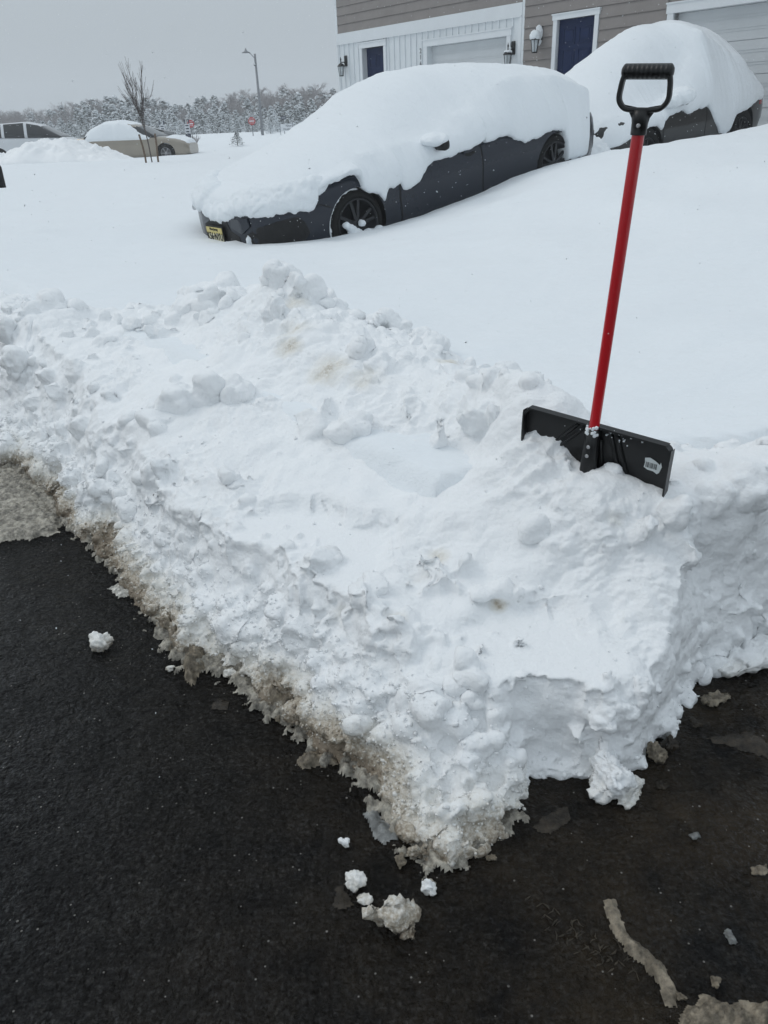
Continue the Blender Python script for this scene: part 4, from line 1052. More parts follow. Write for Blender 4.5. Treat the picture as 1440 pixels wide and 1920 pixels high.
cs = [((sx*.03, y_, z_), (.05, rx, rz)) for y_, z_, rx, rz in ((.15, .27, .12, .025), (.30, .26, .10, .04), (.42, .30, .05, .06), (.46, .38, .03, .06), (.25, .35, .10, .02), (-.2, .22, .15, .03), (.05, .20, .2, .03), (.3, .19, .15, .03))]
blob('grille_snow', cs, root)
sc = lambda t_: [(a*S_, b*S_) for a, b in t_]
EDGE1 = sc([(-.2, .54), (.0, .56), (.11, .60), (.22, .59), (.36, .56), (.45, .55), (.515, .60), (.53, .68), (.59, .715), (.78, .745), (.93, .755), (.985, .72), (1.0, .63), (1.06, .58), (1.19, .52), (1.24, .47), (1.275, .53), (1.30, .56), (1.46, .575), (1.485, .51), (1.57, .50), (1.69, .54), (1.75, .60), (1.81, .66), (1.97, .70), (2.13, .69), (2.25, .71), (2.39, .715), (2.59, .745), (2.61, .77), (2.625, .72), (2.79, .735), (2.94, .76), (3.07, .69), (3.22, .635), (3.42, .635), (3.53, .665), (3.70, .665), (3.88, .63), (3.945, .52), (3.985, .33), (4.3, .31), (4.7, .3)])
TOP1 = [(-.05, .66), (.1, .78), (.3, .88), (.5, .96), (.8, 1.04), (1.2, 1.12), (1.5, 1.19), (1.8, 1.30), (2.1, 1.42), (2.6, 1.53), (3.1, 1.55), (3.7, 1.50), (4.3, 1.42), (4.9, 1.30), (5.1, 1.22)]
T1 = dict(hwfn=fn[0], x0=.015, x1=4.97, edge=EDGE1, edge_far=[(0, .6), (6, .6)], half=[(-.07, .60), (.0, .72), (.06, .82), (.2, .90), (.45, .955), (1.0, .985), (4.0, .99), (4.6, .96), (4.97, .90)],
  yc=[(0, .70), (.3, .82), (1.6, .86), (2.3, .84), (3, .77), (4.4, .76), (5.0, .80)],
  zc=[(-.07, .66), (.1, .72), (.3, .80), (.6, .87), (1.1, .94), (1.6, .96), (1.95, .96), (2.14, .97), (2.3, 1.0), (2.44, 1.03), (2.57, 1.10), (3.0, 1.21), (3.5, 1.325), (3.96, 1.31), (4.44, 1.21), (5.03, .98)],
  top=TOP1, zcf=[(a, b-.08) for a, b in TOP1], round=(.10, .10), round_y=.9, lean=[(.3, -.20), (.7, -.12), (1.0, .02), (1.2, .02)], leanf=[(.5, .03), (.75, 0), (1, .1)])
snow_cover('deep snow blanket on the dark blue grey sedan with a ragged lower edge', m1, sx, T1, seed=3, nx=420)
# fascia curtain: snow that slid down over the nose
cs = []
for k in range(60):
    y_ = -.86 + 1.76*k/59; z_ = float(np.interp(y_, [-.86, -.62, -.40, -.3, -.2, .04, .15, .25, .45, .6, .75, .9], [.66, .62, .60, .55, .515, .515, .545, .575, .60, .59, .60, .62]))
    xx = interp(abs(y_), [(0, -.01), (.45, .01), (.60, .05), (.72, .13), (.82, .24), (.90, .40)]); cs.append(((sx*(xx+.075), y_, z_+.09+.01*math.sin(k*1.3)), (.10, .09, .10+.012*math.sin(k*2.1))))
    cs.append(((sx*(xx+.20), y_*.97, z_+.17), (.16, .10, .10)))
blob('snow_lip', cs, None, vox=.016, disp=.012, label='rounded lip of snow hanging over the nose of the dark sedan above its plate', cat='snow cover').matrix_world = m1

# --- grey hatch behind it
P2 = dict(L=4.3, W=1.86, sill=.2, plan=[(0, .66), (.02, .82), (.06, .93), (.15, 1), (.85, 1), (.95, .95), (1, .86)],
  deck=[(0, .72), (.1, .82), (1.0, .92), (1.6, .95), (4.1, .98), (4.3, .9)],
  cabw=.68, cabin=[(1.3, .93), (2.1, 1.22), (2.5, 1.40), (3.2, 1.36), (3.7, 1.2), (4.1, .96)], roofx=(1.9, 3.9), axles=(.9, 3.5), arch=.37, wz=.35, wr=.34, rim=.22, rimmat=ALLOY, paint=CARGREY)
O2 = DT(9.85, 7.95, .60)
root2, m2, sx2, patch2, bvh2, fn2 = car('dark grey hatchback under a tall snow cap in front of the right garage', O2, YAW, R(4.4), P2)
patch2('door', [(1.30, .24), (1.25, .6), (1.27, .92), (2.35, .92), (2.35, .24)], CARGREY, 'side', .005, thick=.012)
patch2('door', [(2.37, .24), (2.37, .92), (3.2, .92), (3.1, .6), (3.02, .3)], CARGREY, 'side', .005, thick=.012)
patch2('tail_light', [(4.0, .70), (4.0, .9), (4.12, .9), (4.12, .7)], LAMPR, 'side', .004)
patch2('door_seam', [(1.28, .24), (1.235, .6), (1.255, .9), (1.27, .9), (1.25, .6), (1.295, .24)], BLACKP, 'side', .003)
mb = MB(); mb.box(Vector((sx2*1.55, 1.0, .98)), (.12, .2, .13), bev=.035); mir2 = mb.build('side_mirror', BLACKP, root2, smooth=True)
blob('snow_cap', [((sx2*1.48, 1.03, 1.04), (.20, .20, .12)), ((sx2*1.35, .98, 1.0), (.16, .16, .10))], mir2)
TOP2 = [(-.1, .95), (.2, 1.10), (.5, 1.22), (.9, 1.44), (1.3, 1.62), (1.64, 1.76), (2.1, 1.92), (2.4, 1.97), (2.8, 1.98), (3.2, 1.93), (3.8, 1.8), (4.1, 1.70), (4.3, 1.5)]
T2 = dict(hwfn=fn2[0], x0=.01, x1=4.24, edge=[(-.3, .35), (.0, .48), (.3, .54), (.54, .61), (.84, .70), (1.07, .70), (1.18, .63), (1.23, .74), (1.38, .80), (1.65, .84), (1.87, .77), (2.05, .81), (2.36, .83), (2.44, .78), (2.61, .60), (2.78, .42), (2.95, .38), (3.06, .42), (3.2, .62), (3.42, .66), (3.55, .67), (3.83, .76), (4.3, .8)],
  edge_far=[(0, .6), (6, .6)], half=[(-.12, .70), (.1, .88), (.5, .94), (4.0, .94), (4.22, .88)],
  yc=[(0, .70), (1.0, .78), (1.6, .70), (2.3, .62), (3.3, .66), (4.3, .78)],
  zc=[(-.12, .80), (.1, .86), (.6, .93), (1.2, .98), (1.6, 1.06), (1.9, 1.22), (2.1, 1.36), (2.3, 1.55), (2.42, 1.80), (2.5, 1.82), (2.7, 1.72), (3.1, 1.56), (3.6, 1.42), (3.9, 1.2), (4.3, 1.0)],
  top=TOP2, zcf=[(a, b-.10) for a, b in TOP2], round=(.25, .35), round_y=.86)
snow_cover('tall rounded snow cap covering the dark grey hatchback by the right garage', m2, sx2, T2, seed=9, nx=300)
# drift packed between the two cars
blob('snow_drift', [(tuple(DT(9.45, 7.3, .8)), (.55, .5, .55)), (tuple(DT(9.4, 7.9, .85)), (.5, .7, .6)), (tuple(DT(9.5, 8.6, .9)), (.5, .6, .6))], None, vox=.03, disp=.03, label='block of packed snow between the dark sedan tail and the grey hatchback', cat='snow drift')

# ------------------------------------------------------------------ townhouse
HD = 15.0
def hp(px_T, z, D=HD): return DT(D, px_T, z)
h = empty('townhouse', tuple(DT(HD, 15, 1.15)), label='two unit townhouse with white boards on the left and taupe siding on the right', cat='house')
HI = Matrix.Translation(-DT(HD, 15, 1.15))
K_ = HD/13.3
def hbox(mb, T0, T1, z0, z1, d0, d1, mi=0, bev=0):      # d>0 goes towards the street
    c = DT(HD-(d0+d1)/2, (T0+T1)/2, (z0+z1)/2) - DT(HD, 15, 1.15)
    rot = Matrix((tv, -nv, Vector((0, 0, 1)))).transposed()
    mb.box(c, (abs(T1-T0), abs(d1-d0), z1-z0), rot, mi, bev); return mb
zc_ = lambda z: 1.6 + (z-1.6)*K_
TC, TS = 17.84*K_, 11.80*K_                  # outer corner and seam between the units
d1l, d1r, g1l, g1r = 16.83*K_, 16.02*K_, 14.52*K_, 12.18*K_
d2l, d2r, g2l, g2r = 10.93*K_, 10.08*K_, 8.50*K_, 8.50*K_-2.75
dtop, gtop = zc_(3.13), zc_(2.99)
ztr0, ztr1 = zc_(3.30), zc_(3.51)            # white band above the boards
FL = 1.0
def wall_with_holes(name, mat, T1, T0, z0, z1, holes, thick=.2, face=0, parent=h):
    mb = MB(); cur = T1
    for (a, b, zt) in sorted(holes, key=lambda q: -q[0]):
        hbox(mb, cur, a, z0, z1, face, face-thick); hbox(mb, a, b, zt, z1, face, face-thick); cur = b
    hbox(mb, cur, T0, z0, z1, face, face-thick); return mb.build(name, mat, parent)
wall_with_holes('wall', WHITE_WALL, TC, TS, FL, ztr0, [(d1l, d1r, dtop), (g1l, g1r, gtop)])
wall_with_holes('wall', TAUPE, TS, 3.0, FL, 6.3, [(d2l, d2r, dtop), (g2l, g2r, gtop)], face=-.012)
mb = MB(); hbox(mb, TC, TS, ztr1, 6.3, -.012, -.2); mb.build('wall', TAUPE, h)
mb = MB(); hbox(mb, TC, TS, ztr0, ztr1, .03, -.2); hbox(mb, TC, TS+.002, ztr0-.03, ztr0, .045, -.02); mb.build('trim_band', WHITE_TRIM, h)
mb = MB(); T_ = TC-.09
while T_ > TS+.1:                            # vertical board battens
    zz0, zz1 = FL, ztr0-.03
    if d1r-.11 < T_ < d1l+.11: zz0 = dtop+.14
    if g1r-.16 < T_ < g1l+.16: zz0 = gtop+.16
    mb.bm.free(); mb = MB(); hbox(mb, T_-.017, T_+.017, zz0, zz1, .022, -.01); T_ -= .215
    mb.build('batten', WHITE_WALL, h); mb = MB()
for q_ in ((TC+.02, TC-.07, FL, ztr0-.03, .03), (TS+.09, TS, FL, ztr0-.03, .03), (TC+.02, TC-.08, ztr1, 6.3, .02), (TS+.002, TS-.07, FL, 6.3, .018)):
    mb = MB(); hbox(mb, q_[0], q_[1], q_[2], q_[3], q_[4], -.2); mb.build('corner_trim', WHITE_TRIM, h)
def laps(T1, T0, z0, z1, skips):
    mb = MB(); z = z0; hgt = .205
    while z < z1:
        segs = [(T1, T0)]
        for (a, b, zt) in skips:
            if z < zt:
                ns = []
                for (s1, s0) in segs:
                    if a < s1 and b > s0: ns += [(s1, a), (b, s0)]
                    elif not (b >= s1 or a <= s0): ns += [(s1, a)]
                    else: ns.append((s1, s0))
                segs = ns
        for (s1, s0) in segs:
            if s1-s0 < .02: continue
            p = [DT(HD-.002, s1, z), DT(HD-.024, s1, z), DT(HD-.004, s1, z+hgt-.004), DT(HD+.01, s1, z+hgt-.004)]
            q_ = [DT(HD-.002, s0, z), DT(HD-.024, s0, z), DT(HD-.004, s0, z+hgt-.004), DT(HD+.01, s0, z+hgt-.004)]
            vs = [mb.bm.verts.new(x-DT(HD, 15, 1.15)) for x in p+q_]
            for f in ((0, 1, 5, 4), (1, 2, 6, 5), (2, 3, 7, 6), (0, 3, 2, 1), (4, 5, 6, 7)): mb.bm.faces.new([vs[i] for i in f])
        z += hgt
    mb.build('lap_siding', TAUPE, h)
laps(TS-.07, 3.0, FL, 6.3, [(d2l+.11, d2r-.11, dtop+.11), (g2l+.15, g2r-.15, gtop+.17)])
laps(TC-.08, TS+.002, ztr1+.002, 6.3, [])
def opening(nm, T1, T0, zt, w, wt, label=None):
    mb = MB(); hbox(mb, T1+w, T1, FL, zt, .035, -.2); hbox(mb, T0, T0-w, FL, zt, .035, -.2); hbox(mb, T1+w+.02, T0-w-.02, zt, zt+wt, .045, -.2); hbox(mb, T1+w+.035, T0-w-.035, zt+wt, zt+wt+.025, .06, -.1)
    return mb.build(nm, WHITE_TRIM, h)
def six_panel(T1, T0, zt, z0, rec):
    mb = MB(); hbox(mb, T1, T0, z0, zt, -rec, -rec-.045)
    w = T1-T0
    door = mb.build('door', NAVY, h)
    mb = MB()
    for i in (0, 1):
        a = T1 - w*(.13+.42*i); b = a - w*.32
        for (za, zb) in ((.80, .93), (.42, .76), (.08, .36)):
            A_, B_ = z0+(zt-z0)*za, z0+(zt-z0)*zb
            for q_ in ((a, b, B_-.02, B_), (a, b, A_, A_+.02), (a, a-.02, A_, B_), (b+.02, b, A_, B_)): hbox(mb, q_[0], q_[1], q_[2], q_[3], -rec+.012, -rec-.01)
            hbox(mb, a-.05, b+.05, A_+.05, B_-.05, -rec+.008, -rec-.01, bev=.004)
    mb.build('door_panels', NAVY, door)
    mb = MB(); hk = DT(HD-(-rec+.03)-.0, T0+.07, z0+1.0)-DT(HD, 15, 1.15); disc(mb, hk + nv*0, -nv, .03, .05); mb.build('door_knob', STEEL, door)
opening('door_frame', d1l, d1r, dtop, .10, .11); six_panel(d1l, d1r, dtop, FL+.06, .14)
opening('door_frame', d2l, d2r, dtop, .10, .09); six_panel(d2l, d2r, dtop, FL+.06, .06)
opening('garage_frame', g1l, g1r, gtop, .12, .13); opening('garage_frame', g2l, g2r, gtop, .13, .15)
for T1, T0 in ((g1l, g1r), (g2l, g2r)):
    mb = MB(); hbox(mb, T1, T0, FL, gtop, -.16, -.19); gd = mb.build('garage_door', GARAGE, h)
    mb = MB(); nrow = 4; rh = (gtop-FL)/nrow
    for r_ in range(nrow):
        z0_, z1_ = FL+r_*rh, FL+(r_+1)*rh
        hbox(mb, T1, T0, z0_+.006, z1_-.006, -.14, -.161, bev=.003)
        for zz in (.28, .36, .64, .72): hbox(mb, T1-.04, T0+.04, z0_+rh*zz, z0_+rh*zz+.012, -.132, -.141)
    mb.build('garage_panel', GARAGE, gd)
# house numbers, stacked one above the other
for s, T_, z_ in (('2', 14.70*K_+.03, zc_(2.92)), ('1', 14.70*K_+.03, zc_(2.80)), ('6', 14.70*K_+.03, zc_(2.67)), ('2', g2l+.075, zc_(2.80))):
    place_text(s, .155, DT(HD-.0362, T_, z_)-DT(HD, 15, 1.15), -tv, Vector((0, 0, 1)), BLACKM, h, 'house_number', (.85, 1), .003)
# coach lamps
def lamp(T_, zb, snow):
    o = DT(HD, T_, zb) - DT(HD, 15, 1.15)
    X_, Yn, Z_ = tv, -nv, Vector((0, 0, 1))
    Pq = lambda a, d, z: o + X_*a + Yn*d + Z_*z
    mb = MB(); rot = Matrix((tv, -nv, Z_)).transposed()
    mb.box(Pq(0, .02, .36), (.11, .03, .26), rot, bev=.012)
    cx = .19
    mb.tube([Pq(0, .03, .34), Pq(0, .10, .33), Pq(0, cx, .33)], .011, 8); mb.tube([Pq(0, .03, .27), Pq(0, .08, .32)], .008, 6)
    mb.tube([Pq(0, cx, .29), Pq(0, cx, .36), Pq(0, cx, .40), Pq(0, cx, .43), Pq(0, cx, .46)], [.012, .012, .02, .008, .003], 8)
    n8 = 8
    rings = [[mb.bm.verts.new(Pq(r_*math.cos(2*math.pi*k/n8), cx+r_*math.sin(2*math.pi*k/n8), z_)) for k in range(n8)] for r_, z_ in ((.105, .225), (.10, .24), (.075, .275), (.03, .305), (.012, .31))]
    for r1, r2 in zip(rings, rings[1:]):
        for k in range(n8): mb.bm.faces.new((r1[k], r1[(k+1) % n8], r2[(k+1) % n8], r2[k]))
    mb.bm.faces.new(rings[0])
    for k in range(6):
        a_ = 2*math.pi*k/6; mb.tube([Pq(.088*math.cos(a_), cx+.088*math.sin(a_), .225), Pq(.055*math.cos(a_), cx+.055*math.sin(a_), .0)], .006, 5)
    mb.tube([Pq(0, cx, -.012), Pq(0, cx, .008)], .062, 8)
    lm = mb.build('wall_lamp', BLACKM, h)
    mb = MB()
    rings = [[mb.bm.verts.new(Pq(r_*math.cos(2*math.pi*k/6), cx+r_*math.sin(2*math.pi*k/6), z_)) for k in range(6)] for r_, z_ in ((.05, .01), (.082, .222))]
    for k in range(6): mb.bm.faces.new((rings[0][k], rings[0][(k+1) % 6], rings[1][(k+1) % 6], rings[1][k]))
    mb.build('lantern_glass', LGLASS, lm)
    if snow > 1:
        blob('snow_cap', [(tuple(Pq(0, cx, .31)), (.12, .12, .11)), (tuple(Pq(0, .08, .36)), (.09, .08, .15)), (tuple(Pq(.03, .04, .30)), (.10, .05, .18))], lm, vox=.01)
    elif snow: blob('snow_cap', [(tuple(Pq(0, cx, .285)), (.09, .09, .035)), (tuple(Pq(0, .13, .35)), (.03, .06, .03))], lm, vox=.01)
lamp(17.50*K_, zc_(2.60), 0); lamp(12.02*K_-.02, zc_(2.45), 1); lamp(11.32*K_, zc_(2.64), 2)
mb = MB(); 
A0 = [DT(HD-.45, 18.4*K_, 6.25), DT(HD-.45, 2.6, 6.25), DT(HD+9.5, 2.6, 6.25), DT(HD+9.5, 18.4*K_, 6.25)]; rg = [DT(HD+4.5, 18.4*K_, 9.2), DT(HD+4.5, 2.6, 9.2)]
vs = [mb.bm.verts.new(p-DT(HD, 15, 1.15)) for p in A0+rg]
for f in ((0, 1, 5, 4), (2, 3, 4, 5), (1, 2, 5), (3, 0, 4), (0, 3, 2, 1)): mb.bm.faces.new([vs[i] for i in f])
mb.build('roof', ROOF, h)
mb = MB(); hbox(mb, TC, TC-.2, FL, 6.25, -.2, -9); hbox(mb, 3.2, 3.0, FL, 6.25, -.2, -9); hbox(mb, TC-.2, 3.2, FL, 6.25, -8.8, -9); mb.build('side_wall', TAUPE, h)
mb = MB(); hbox(mb, TC-.2, 3.2, FL-.4, FL+.02, -.2, -8.8); mb.build('foundation', GREYP, h)

# ------------------------------------------------------------------ far background
def at(px, py, Y):
    d = RV*((px-720)/FPX) + UV*((960-py)/FPX) + F_; return CAM + d*(Y/d.y)
def gz(x, y): return float(field_z(x, y))
# beige sedan, side on, facing right; white hatch and grey sedan further left
CARS = []
FARP = dict(L=4.6, W=1.8, sill=.2, plan=[(0, .7), (.03, .85), (.1, .96), (.25, 1), (.8, 1), (.95, .95), (1, .8)],
  deck=[(0, .62), (.15, .72), (.5, .82), (1.3, .93), (3.9, .96), (4.5, .94), (4.6, .85)], cabin=[(1.2, .93), (1.95, 1.34), (2.6, 1.44), (3.3, 1.40), (4.1, .98)], roofx=(1.9, 3.5),
  axles=(.9, 3.65), arch=.37, wz=.33, wr=.32, rim=.21, rimmat=SILVER, paint=BEIGE, spokes=6, twin=0, pillars=[2.4, 3.4])
p = at(363, 285, 34.0); g0 = .40
rb, mbm, sxb, pb, bb, fb = car('beige sedan side on beyond the snow field behind the staked young tree', Vector((p.x, p.y+.2, g0)), R(-90+4), R(0), FARP)
pb('door', [(1.35, .24), (1.3, .6), (1.4, .9), (2.35, .93), (2.35, .24)], BEIGE, 'side', .005); pb('door', [(2.38, .24), (2.38, .93), (3.2, .93), (3.3, .6), (3.2, .24)], BEIGE, 'side', .005)
mb = MB(); mb.box(Vector((sxb*1.55, .98, 1.0)), (.16, .2, .13), bev=.03); mb.build('side_mirror', BEIGE, rb)
mb = MB(); mb.tube([(sxb*1.22, .98, .30), (sxb*1.30, 1.0, .72)], .05, 6); mb.build('wheel_lock', YELLOW, rb)
TB = [(1.3, 1.0), (1.7, 1.15), (2.2, 1.42), (2.7, 1.54), (3.3, 1.52), (3.8, 1.34), (4.2, 1.1)]
snow_cover('smooth snow layer over the roof and windows of the beige sedan', mbm, sxb, dict(x0=1.35, x1=4.15, edge=[(1.3, .95), (1.6, .92), (1.9, .90), (2.1, .84), (2.4, .90), (3.2, .92), (4.0, .88), (4.7, .8)], edge_far=[(0, .8), (6, .8)], half=[(1.3, .86), (4.7, .86)],
  yc=[(1.3, .7), (4.7, .7)], zc=[(1.3, .98), (1.8, 1.2), (2.3, 1.40), (2.8, 1.50), (3.3, 1.44), (3.8, 1.24), (4.2, 1.05)], top=TB, zcf=[(a, b-.08) for a, b in TB], round=(.3, .3), bulge=.04), seed=21, nx=120)
snow_cover('thin strip of snow on the nose of the beige sedan', mbm, sxb, dict(x0=.03, x1=1.0, edge=[(0, .62), (.4, .72), (1.0, .86)], edge_far=[(0, .6), (6, .8)], half=[(0, .6), (.2, .72), (1, .78)],
  yc=[(0, .5), (1.3, .6)], zc=[(0, .72), (.4, .84), (1.0, .96)], top=[(0, .76), (.4, .90), (1.0, 1.0)], zcf=[(0, .72), (1, .95)], round=(.1, .3), bulge=.02), seed=22, nx=60)
HAT = dict(FARP, L=4.5, W=1.85, paint=WHITEP, deck=[(0, .7), (.15, .85), (1.2, 1.02), (4.2, 1.10), (4.5, .95)], cabin=[(1.0, 1.02), (1.9, 1.50), (2.5, 1.62), (3.5, 1.58), (4.1, 1.40), (4.45, 1.05)], roofx=(1.8, 4.2))
p = at(172, 262, 37.0)
rw, mw, sxw, pw, bw, fw = car('white hatchback with red tail lamp at the far left edge', Vector((p.x, p.y, .42)), R(-90-6), 0, HAT)
pw('tail_light', [(4.02, .86), (3.98, .96), (4.40, .98), (4.47, .88)], LAMPR, 'side', .01); pw('door', [(1.4, .24), (1.3, .6), (1.4, 1.0), (2.35, 1.03), (2.35, .24)], WHITEP, 'side', .005)
pw('door_handle', [(2.55, .90), (2.55, .93), (2.78, .93), (2.78, .90)], SILVER, 'side', .03)
GRY = dict(FARP, L=4.7, paint=GREYP, deck=[(0, .65), (.2, .80), (1.3, 1.0), (4.2, 1.05), (4.7, .95)], cabin=[(1.1, 1.0), (1.9, 1.30), (2.4, 1.38), (3.2, 1.36), (4.3, 1.02)])
p = at(113, 262, 36.0)
rg_, mg, sxg, pg_, bg_, fg_ = car('grey sedan with swept windscreen between the white hatchback and the beige sedan', Vector((p.x, p.y, .42)), R(90-12), R(1), GRY)
TB = [(1.9, 1.44), (2.4, 1.50), (3.2, 1.42)]
snow_cover('slab of snow left on the rear roof of the grey sedan', mg, sxg, dict(x0=2.0, x1=3.1, edge=[(2, 1.30), (4.3, 1.2)], edge_far=[(2, 1.30), (4.3, 1.2)], half=[(2, .7), (5, .7)], yc=[(2, .62), (5, .62)], zc=[(2, 1.42), (3.2, 1.40)], top=TB, zcf=[(2, 1.42), (3.2, 1.38)], round=(.1, .3), bulge=.02), seed=23, nx=60)
mb = MB(); p = at(150, 243, 35.0); mb.tube([(p.x, p.y, 1.40), (p.x-.05, p.y, 1.62)], [.012, .006], 5); aer = mb.build('aerial', BLACKM, None); aer.parent = rg_; aer.matrix_parent_inverse = mg.inverted()

def mound(name, x0, x1, y0, y1, hfun, res, label, cat, amp=.12, fr_=1.6, mat=PILE, dirt=.0):
    gx = np.arange(x0, x1, res); gy = np.arange(y0, y1, res); A1, B1 = np.meshgrid(gx, gy, indexing='ij')
    g = field_z(A1, B1) - .06; hh = hfun(A1, B1); n1 = vnoise(A1, B1, fr_, 5, 3.)*amp + np.abs(vnoise(A1, B1, fr_*2.7, 4, 8.))*amp*.9
    z = g + hh*(1 + n1*0) + n1*np.clip(hh*3, 0, 1) - (hh <= 0)*.3
    ii = np.arange(A1.size).reshape(A1.shape)
    q = np.stack([ii[:-1, :-1], ii[1:, :-1], ii[1:, 1:], ii[:-1, 1:]], -1).reshape(-1, 4)
    o = link(name, np_mesh(name, np.stack([A1, B1, z], -1).reshape(-1, 3), q), mat, smooth=True)
    at_ = o.data.attributes.new('dirt', 'FLOAT', 'POINT')
    return tag(o, label, cat)
def hm(A1, B1):
    cx = np.interp(A1, [-17, -14, -12.4, -11.6, -10.5, -9.3, -8.3, -7.4], [.28, .30, .18, .30, .72, .66, .30, 0])
    return cx*np.clip(1-((B1-27.5)/2.0)**2, 0, 1)**.7
mound('snow_bank', -17, -6, 25, 30, hm, .07, 'lumpy ploughed white snow bank in front of the parked cars at far left', 'snow bank', .16, 1.3)

# young tree tied between two stakes
def thin_tree(name, base, H, lean, n_br, rnd, mat, spread=.32, r0=.028):
    mb = MB(); rnd = random.Random(rnd)
    top = base + Vector((lean, 0, H)); fork = base.lerp(top, .36)
    mb.tube([base - Vector((0, 0, .3)), base.lerp(fork, .5), fork], [r0*1.1, r0, r0*.85], 6)
    tr = mb.build('trunk', mat, None, smooth=True)
    mb = MB()
    def br(p, d, l, r, dep):
        n = 4; pts = [p]; 
        for i in range(n):
            d = (d + Vector((rnd.uniform(-.1, .1), rnd.uniform(-.1, .1), .07))).normalized(); pts.append(pts[-1]+d*l/n)
        mb.tube(pts, [max(.0028, r*(1-.8*i/n)) for i in range(n+1)], 4, cap=False)
        if dep:
            for k in range(rnd.randint(3, 5)):
                i = rnd.randint(1, n-1); dd = (d + Vector((rnd.uniform(-1, 1), rnd.uniform(-1, 1), rnd.uniform(.0, .5)))*.42).normalized()
                br(pts[i], dd, l*rnd.uniform(.4, .6), r*.5, dep-1)
    for k in range(n_br):
        a_ = rnd.uniform(0, 6.28); s = rnd.uniform(.05, spread)
        p = base.lerp(top, rnd.uniform(.26, .42)); d = Vector((math.cos(a_)*s + lean/H, math.sin(a_)*s, 1)).normalized()
        br(p, d, H*rnd.uniform(.42, .66), r0*.28, 2)
    return tr, mb.build('crown', mat, None)
b0 = at(284.7, 297, 21.5)
yt = empty('young_tree', (b0.x, b0.y, b0.z), label='bare young tree with upswept twigs standing between two wooden stakes', cat='tree')
for o in thin_tree('t', Vector((0, 0, 0)), 1.85, -.16, 11, 5, BARK, .42, .015): o.parent = yt
for b_xy, t_xy, lb in (((296, 297.5), (290.3, 250.4), 'right wooden stake beside the bare young tree'), ((272.4, 295.5), (260.5, 252), 'left wooden stake beside the bare young tree')):
    p = at(*b_xy, 21.3); q_ = at(*t_xy, 21.3)
    mb = MB(); mb.tube([p-Vector((0, 0, .3)), p, p.lerp(q_, .5)+Vector((.01, 0, 0)), q_], .024, 6); mb.build('stake', WOOD, smooth=True, label=lb, cat='stake')

def base_empty(name, px, Y, **kw):
    p = at(px, 250, Y); z = gz(p.x, p.y); return empty(name, (p.x, p.y, z), **kw)
# street lamp
b0 = at(492, 249, 62); t0 = at(477, 101, 62)
sl = empty('street_lamp', (b0.x, b0.y, b0.z), label='tall thin grey street lamp with one short arm to the left', cat='street lamp')
Hh = (t0-b0).length
mb = MB(); mb.tube([Vector((0, 0, -1.2)), Vector((0, 0, 0)), Vector((0, 0, Hh))], [.11, .105, .07], 12); mb.build('pole', POLEG, sl, smooth=True)
mb = MB(); mb.tube([Vector((0, 0, Hh-.30)), Vector((-.3, 0, Hh+.02)), Vector((-.5, 0, Hh+.16))], .025, 8); mb.build('arm', POLEG, sl, smooth=True)
mb = MB(); mb.tube([Vector((-.60, 0, Hh+.36)), Vector((-.60, 0, Hh+.22)), Vector((-.60, 0, Hh+.16)), Vector((-.60, 0, Hh+.08))], [.03, .08, .15, .32], 14); mb.build('lamp_head', POLEG, sl, smooth=True)
# signs
cd = lambda p: Vector((p.x, p.y, 0)).normalized()
def sign_frame(p):            # axes: right, up, towards camera
    f = -cd(p); r_ = Vector((0, 0, 1)).cross(f); return r_, Vector((0, 0, 1)), f
def no_entry(px, py, r_, Y, label):
    p = at(px, py, Y); g = gz(p.x, p.y); X_, Z_, F2 = sign_frame(p)
    e_ = empty('road_sign', (p.x, p.y, g), label=label, cat='sign', group='do not enter signs'); c = Vector((0, 0, p.z-g))
    rr = r_/FPX*Y*.93
    mb = MB(); mb.tube([Vector((0, 0, -.4)), c+Vector((0, 0, .1))], .03, 6); mb.build('post', POLEG, e_)
    mb = MB(); mb.tube([c+F2*.035, c+F2*.05], rr, 28); f_ = mb.build('sign_face', SIGNR, e_)
    mb = MB(); rot = Matrix((X_, F2, Z_)).transposed(); mb.box(c+F2*.055, (rr*1.4, .008, rr*.3), rot); mb.build('white_bar', SIGNW, f_)
    place_text('DO NOT', rr*.42, c+F2*.053+Z_*rr*.5, X_, Z_, SIGNW, f_); place_text('ENTER', rr*.42, c+F2*.053-Z_*rr*.5, X_, Z_, SIGNW, f_)
    return e_
no_entry(472, 227, 6.5, 60, 'round red do not enter sign standing alone by the lamp post')
no_entry(357.5, 232, 6.2, 56, 'round red do not enter sign half hidden behind a white sign board')
def board_sign(px, y0, y1, w, Y, label, rows):
    p = at(px, y1, Y); t_ = at(px, y0, Y); g = gz(p.x, p.y); X_, Z_, F2 = sign_frame(p)
    e_ = empty('sign_board', (p.x, p.y, g), label=label, cat='sign'); W_ = w/FPX*Y*.93; z0, z1 = p.z-g, t_.z-g; rot = Matrix((X_, F2, Z_)).transposed()
    mb = MB()
    for s in (-1, 1): mb.box(X_*s*W_*.42+Z_*((z1+z0)/2-.3), (.06, .05, z1-z0+1.0), rot)
    mb.build('post', SIGNB, e_)
    zl = z0 + (z1-z0)*.25
    mb = MB(); mb.box(Z_*((zl+z1)/2)+F2*.04, (W_, .03, z1-zl), rot); f_ = mb.build('sign_face', SIGNW, e_)
    mb = MB(); mb.box(Z_*((zl+z0)/2-.02)+F2*.04, (W_, .03, zl-z0-.03), rot); mb.build('sign_base', SIGNB, e_)
    mb = MB()
    for k in range(rows): mb.box(Z_*(zl+(z1-zl)*(k+.7)/(rows+.3))+F2*.059, (W_*.6, .006, (z1-zl)*.13), rot)
    mb.build('sign_lines', SIGNB, f_)
board_sign(306.5, 234, 255, 9, 45, 'white sign board with dark base, left one behind the beige sedan', 3)
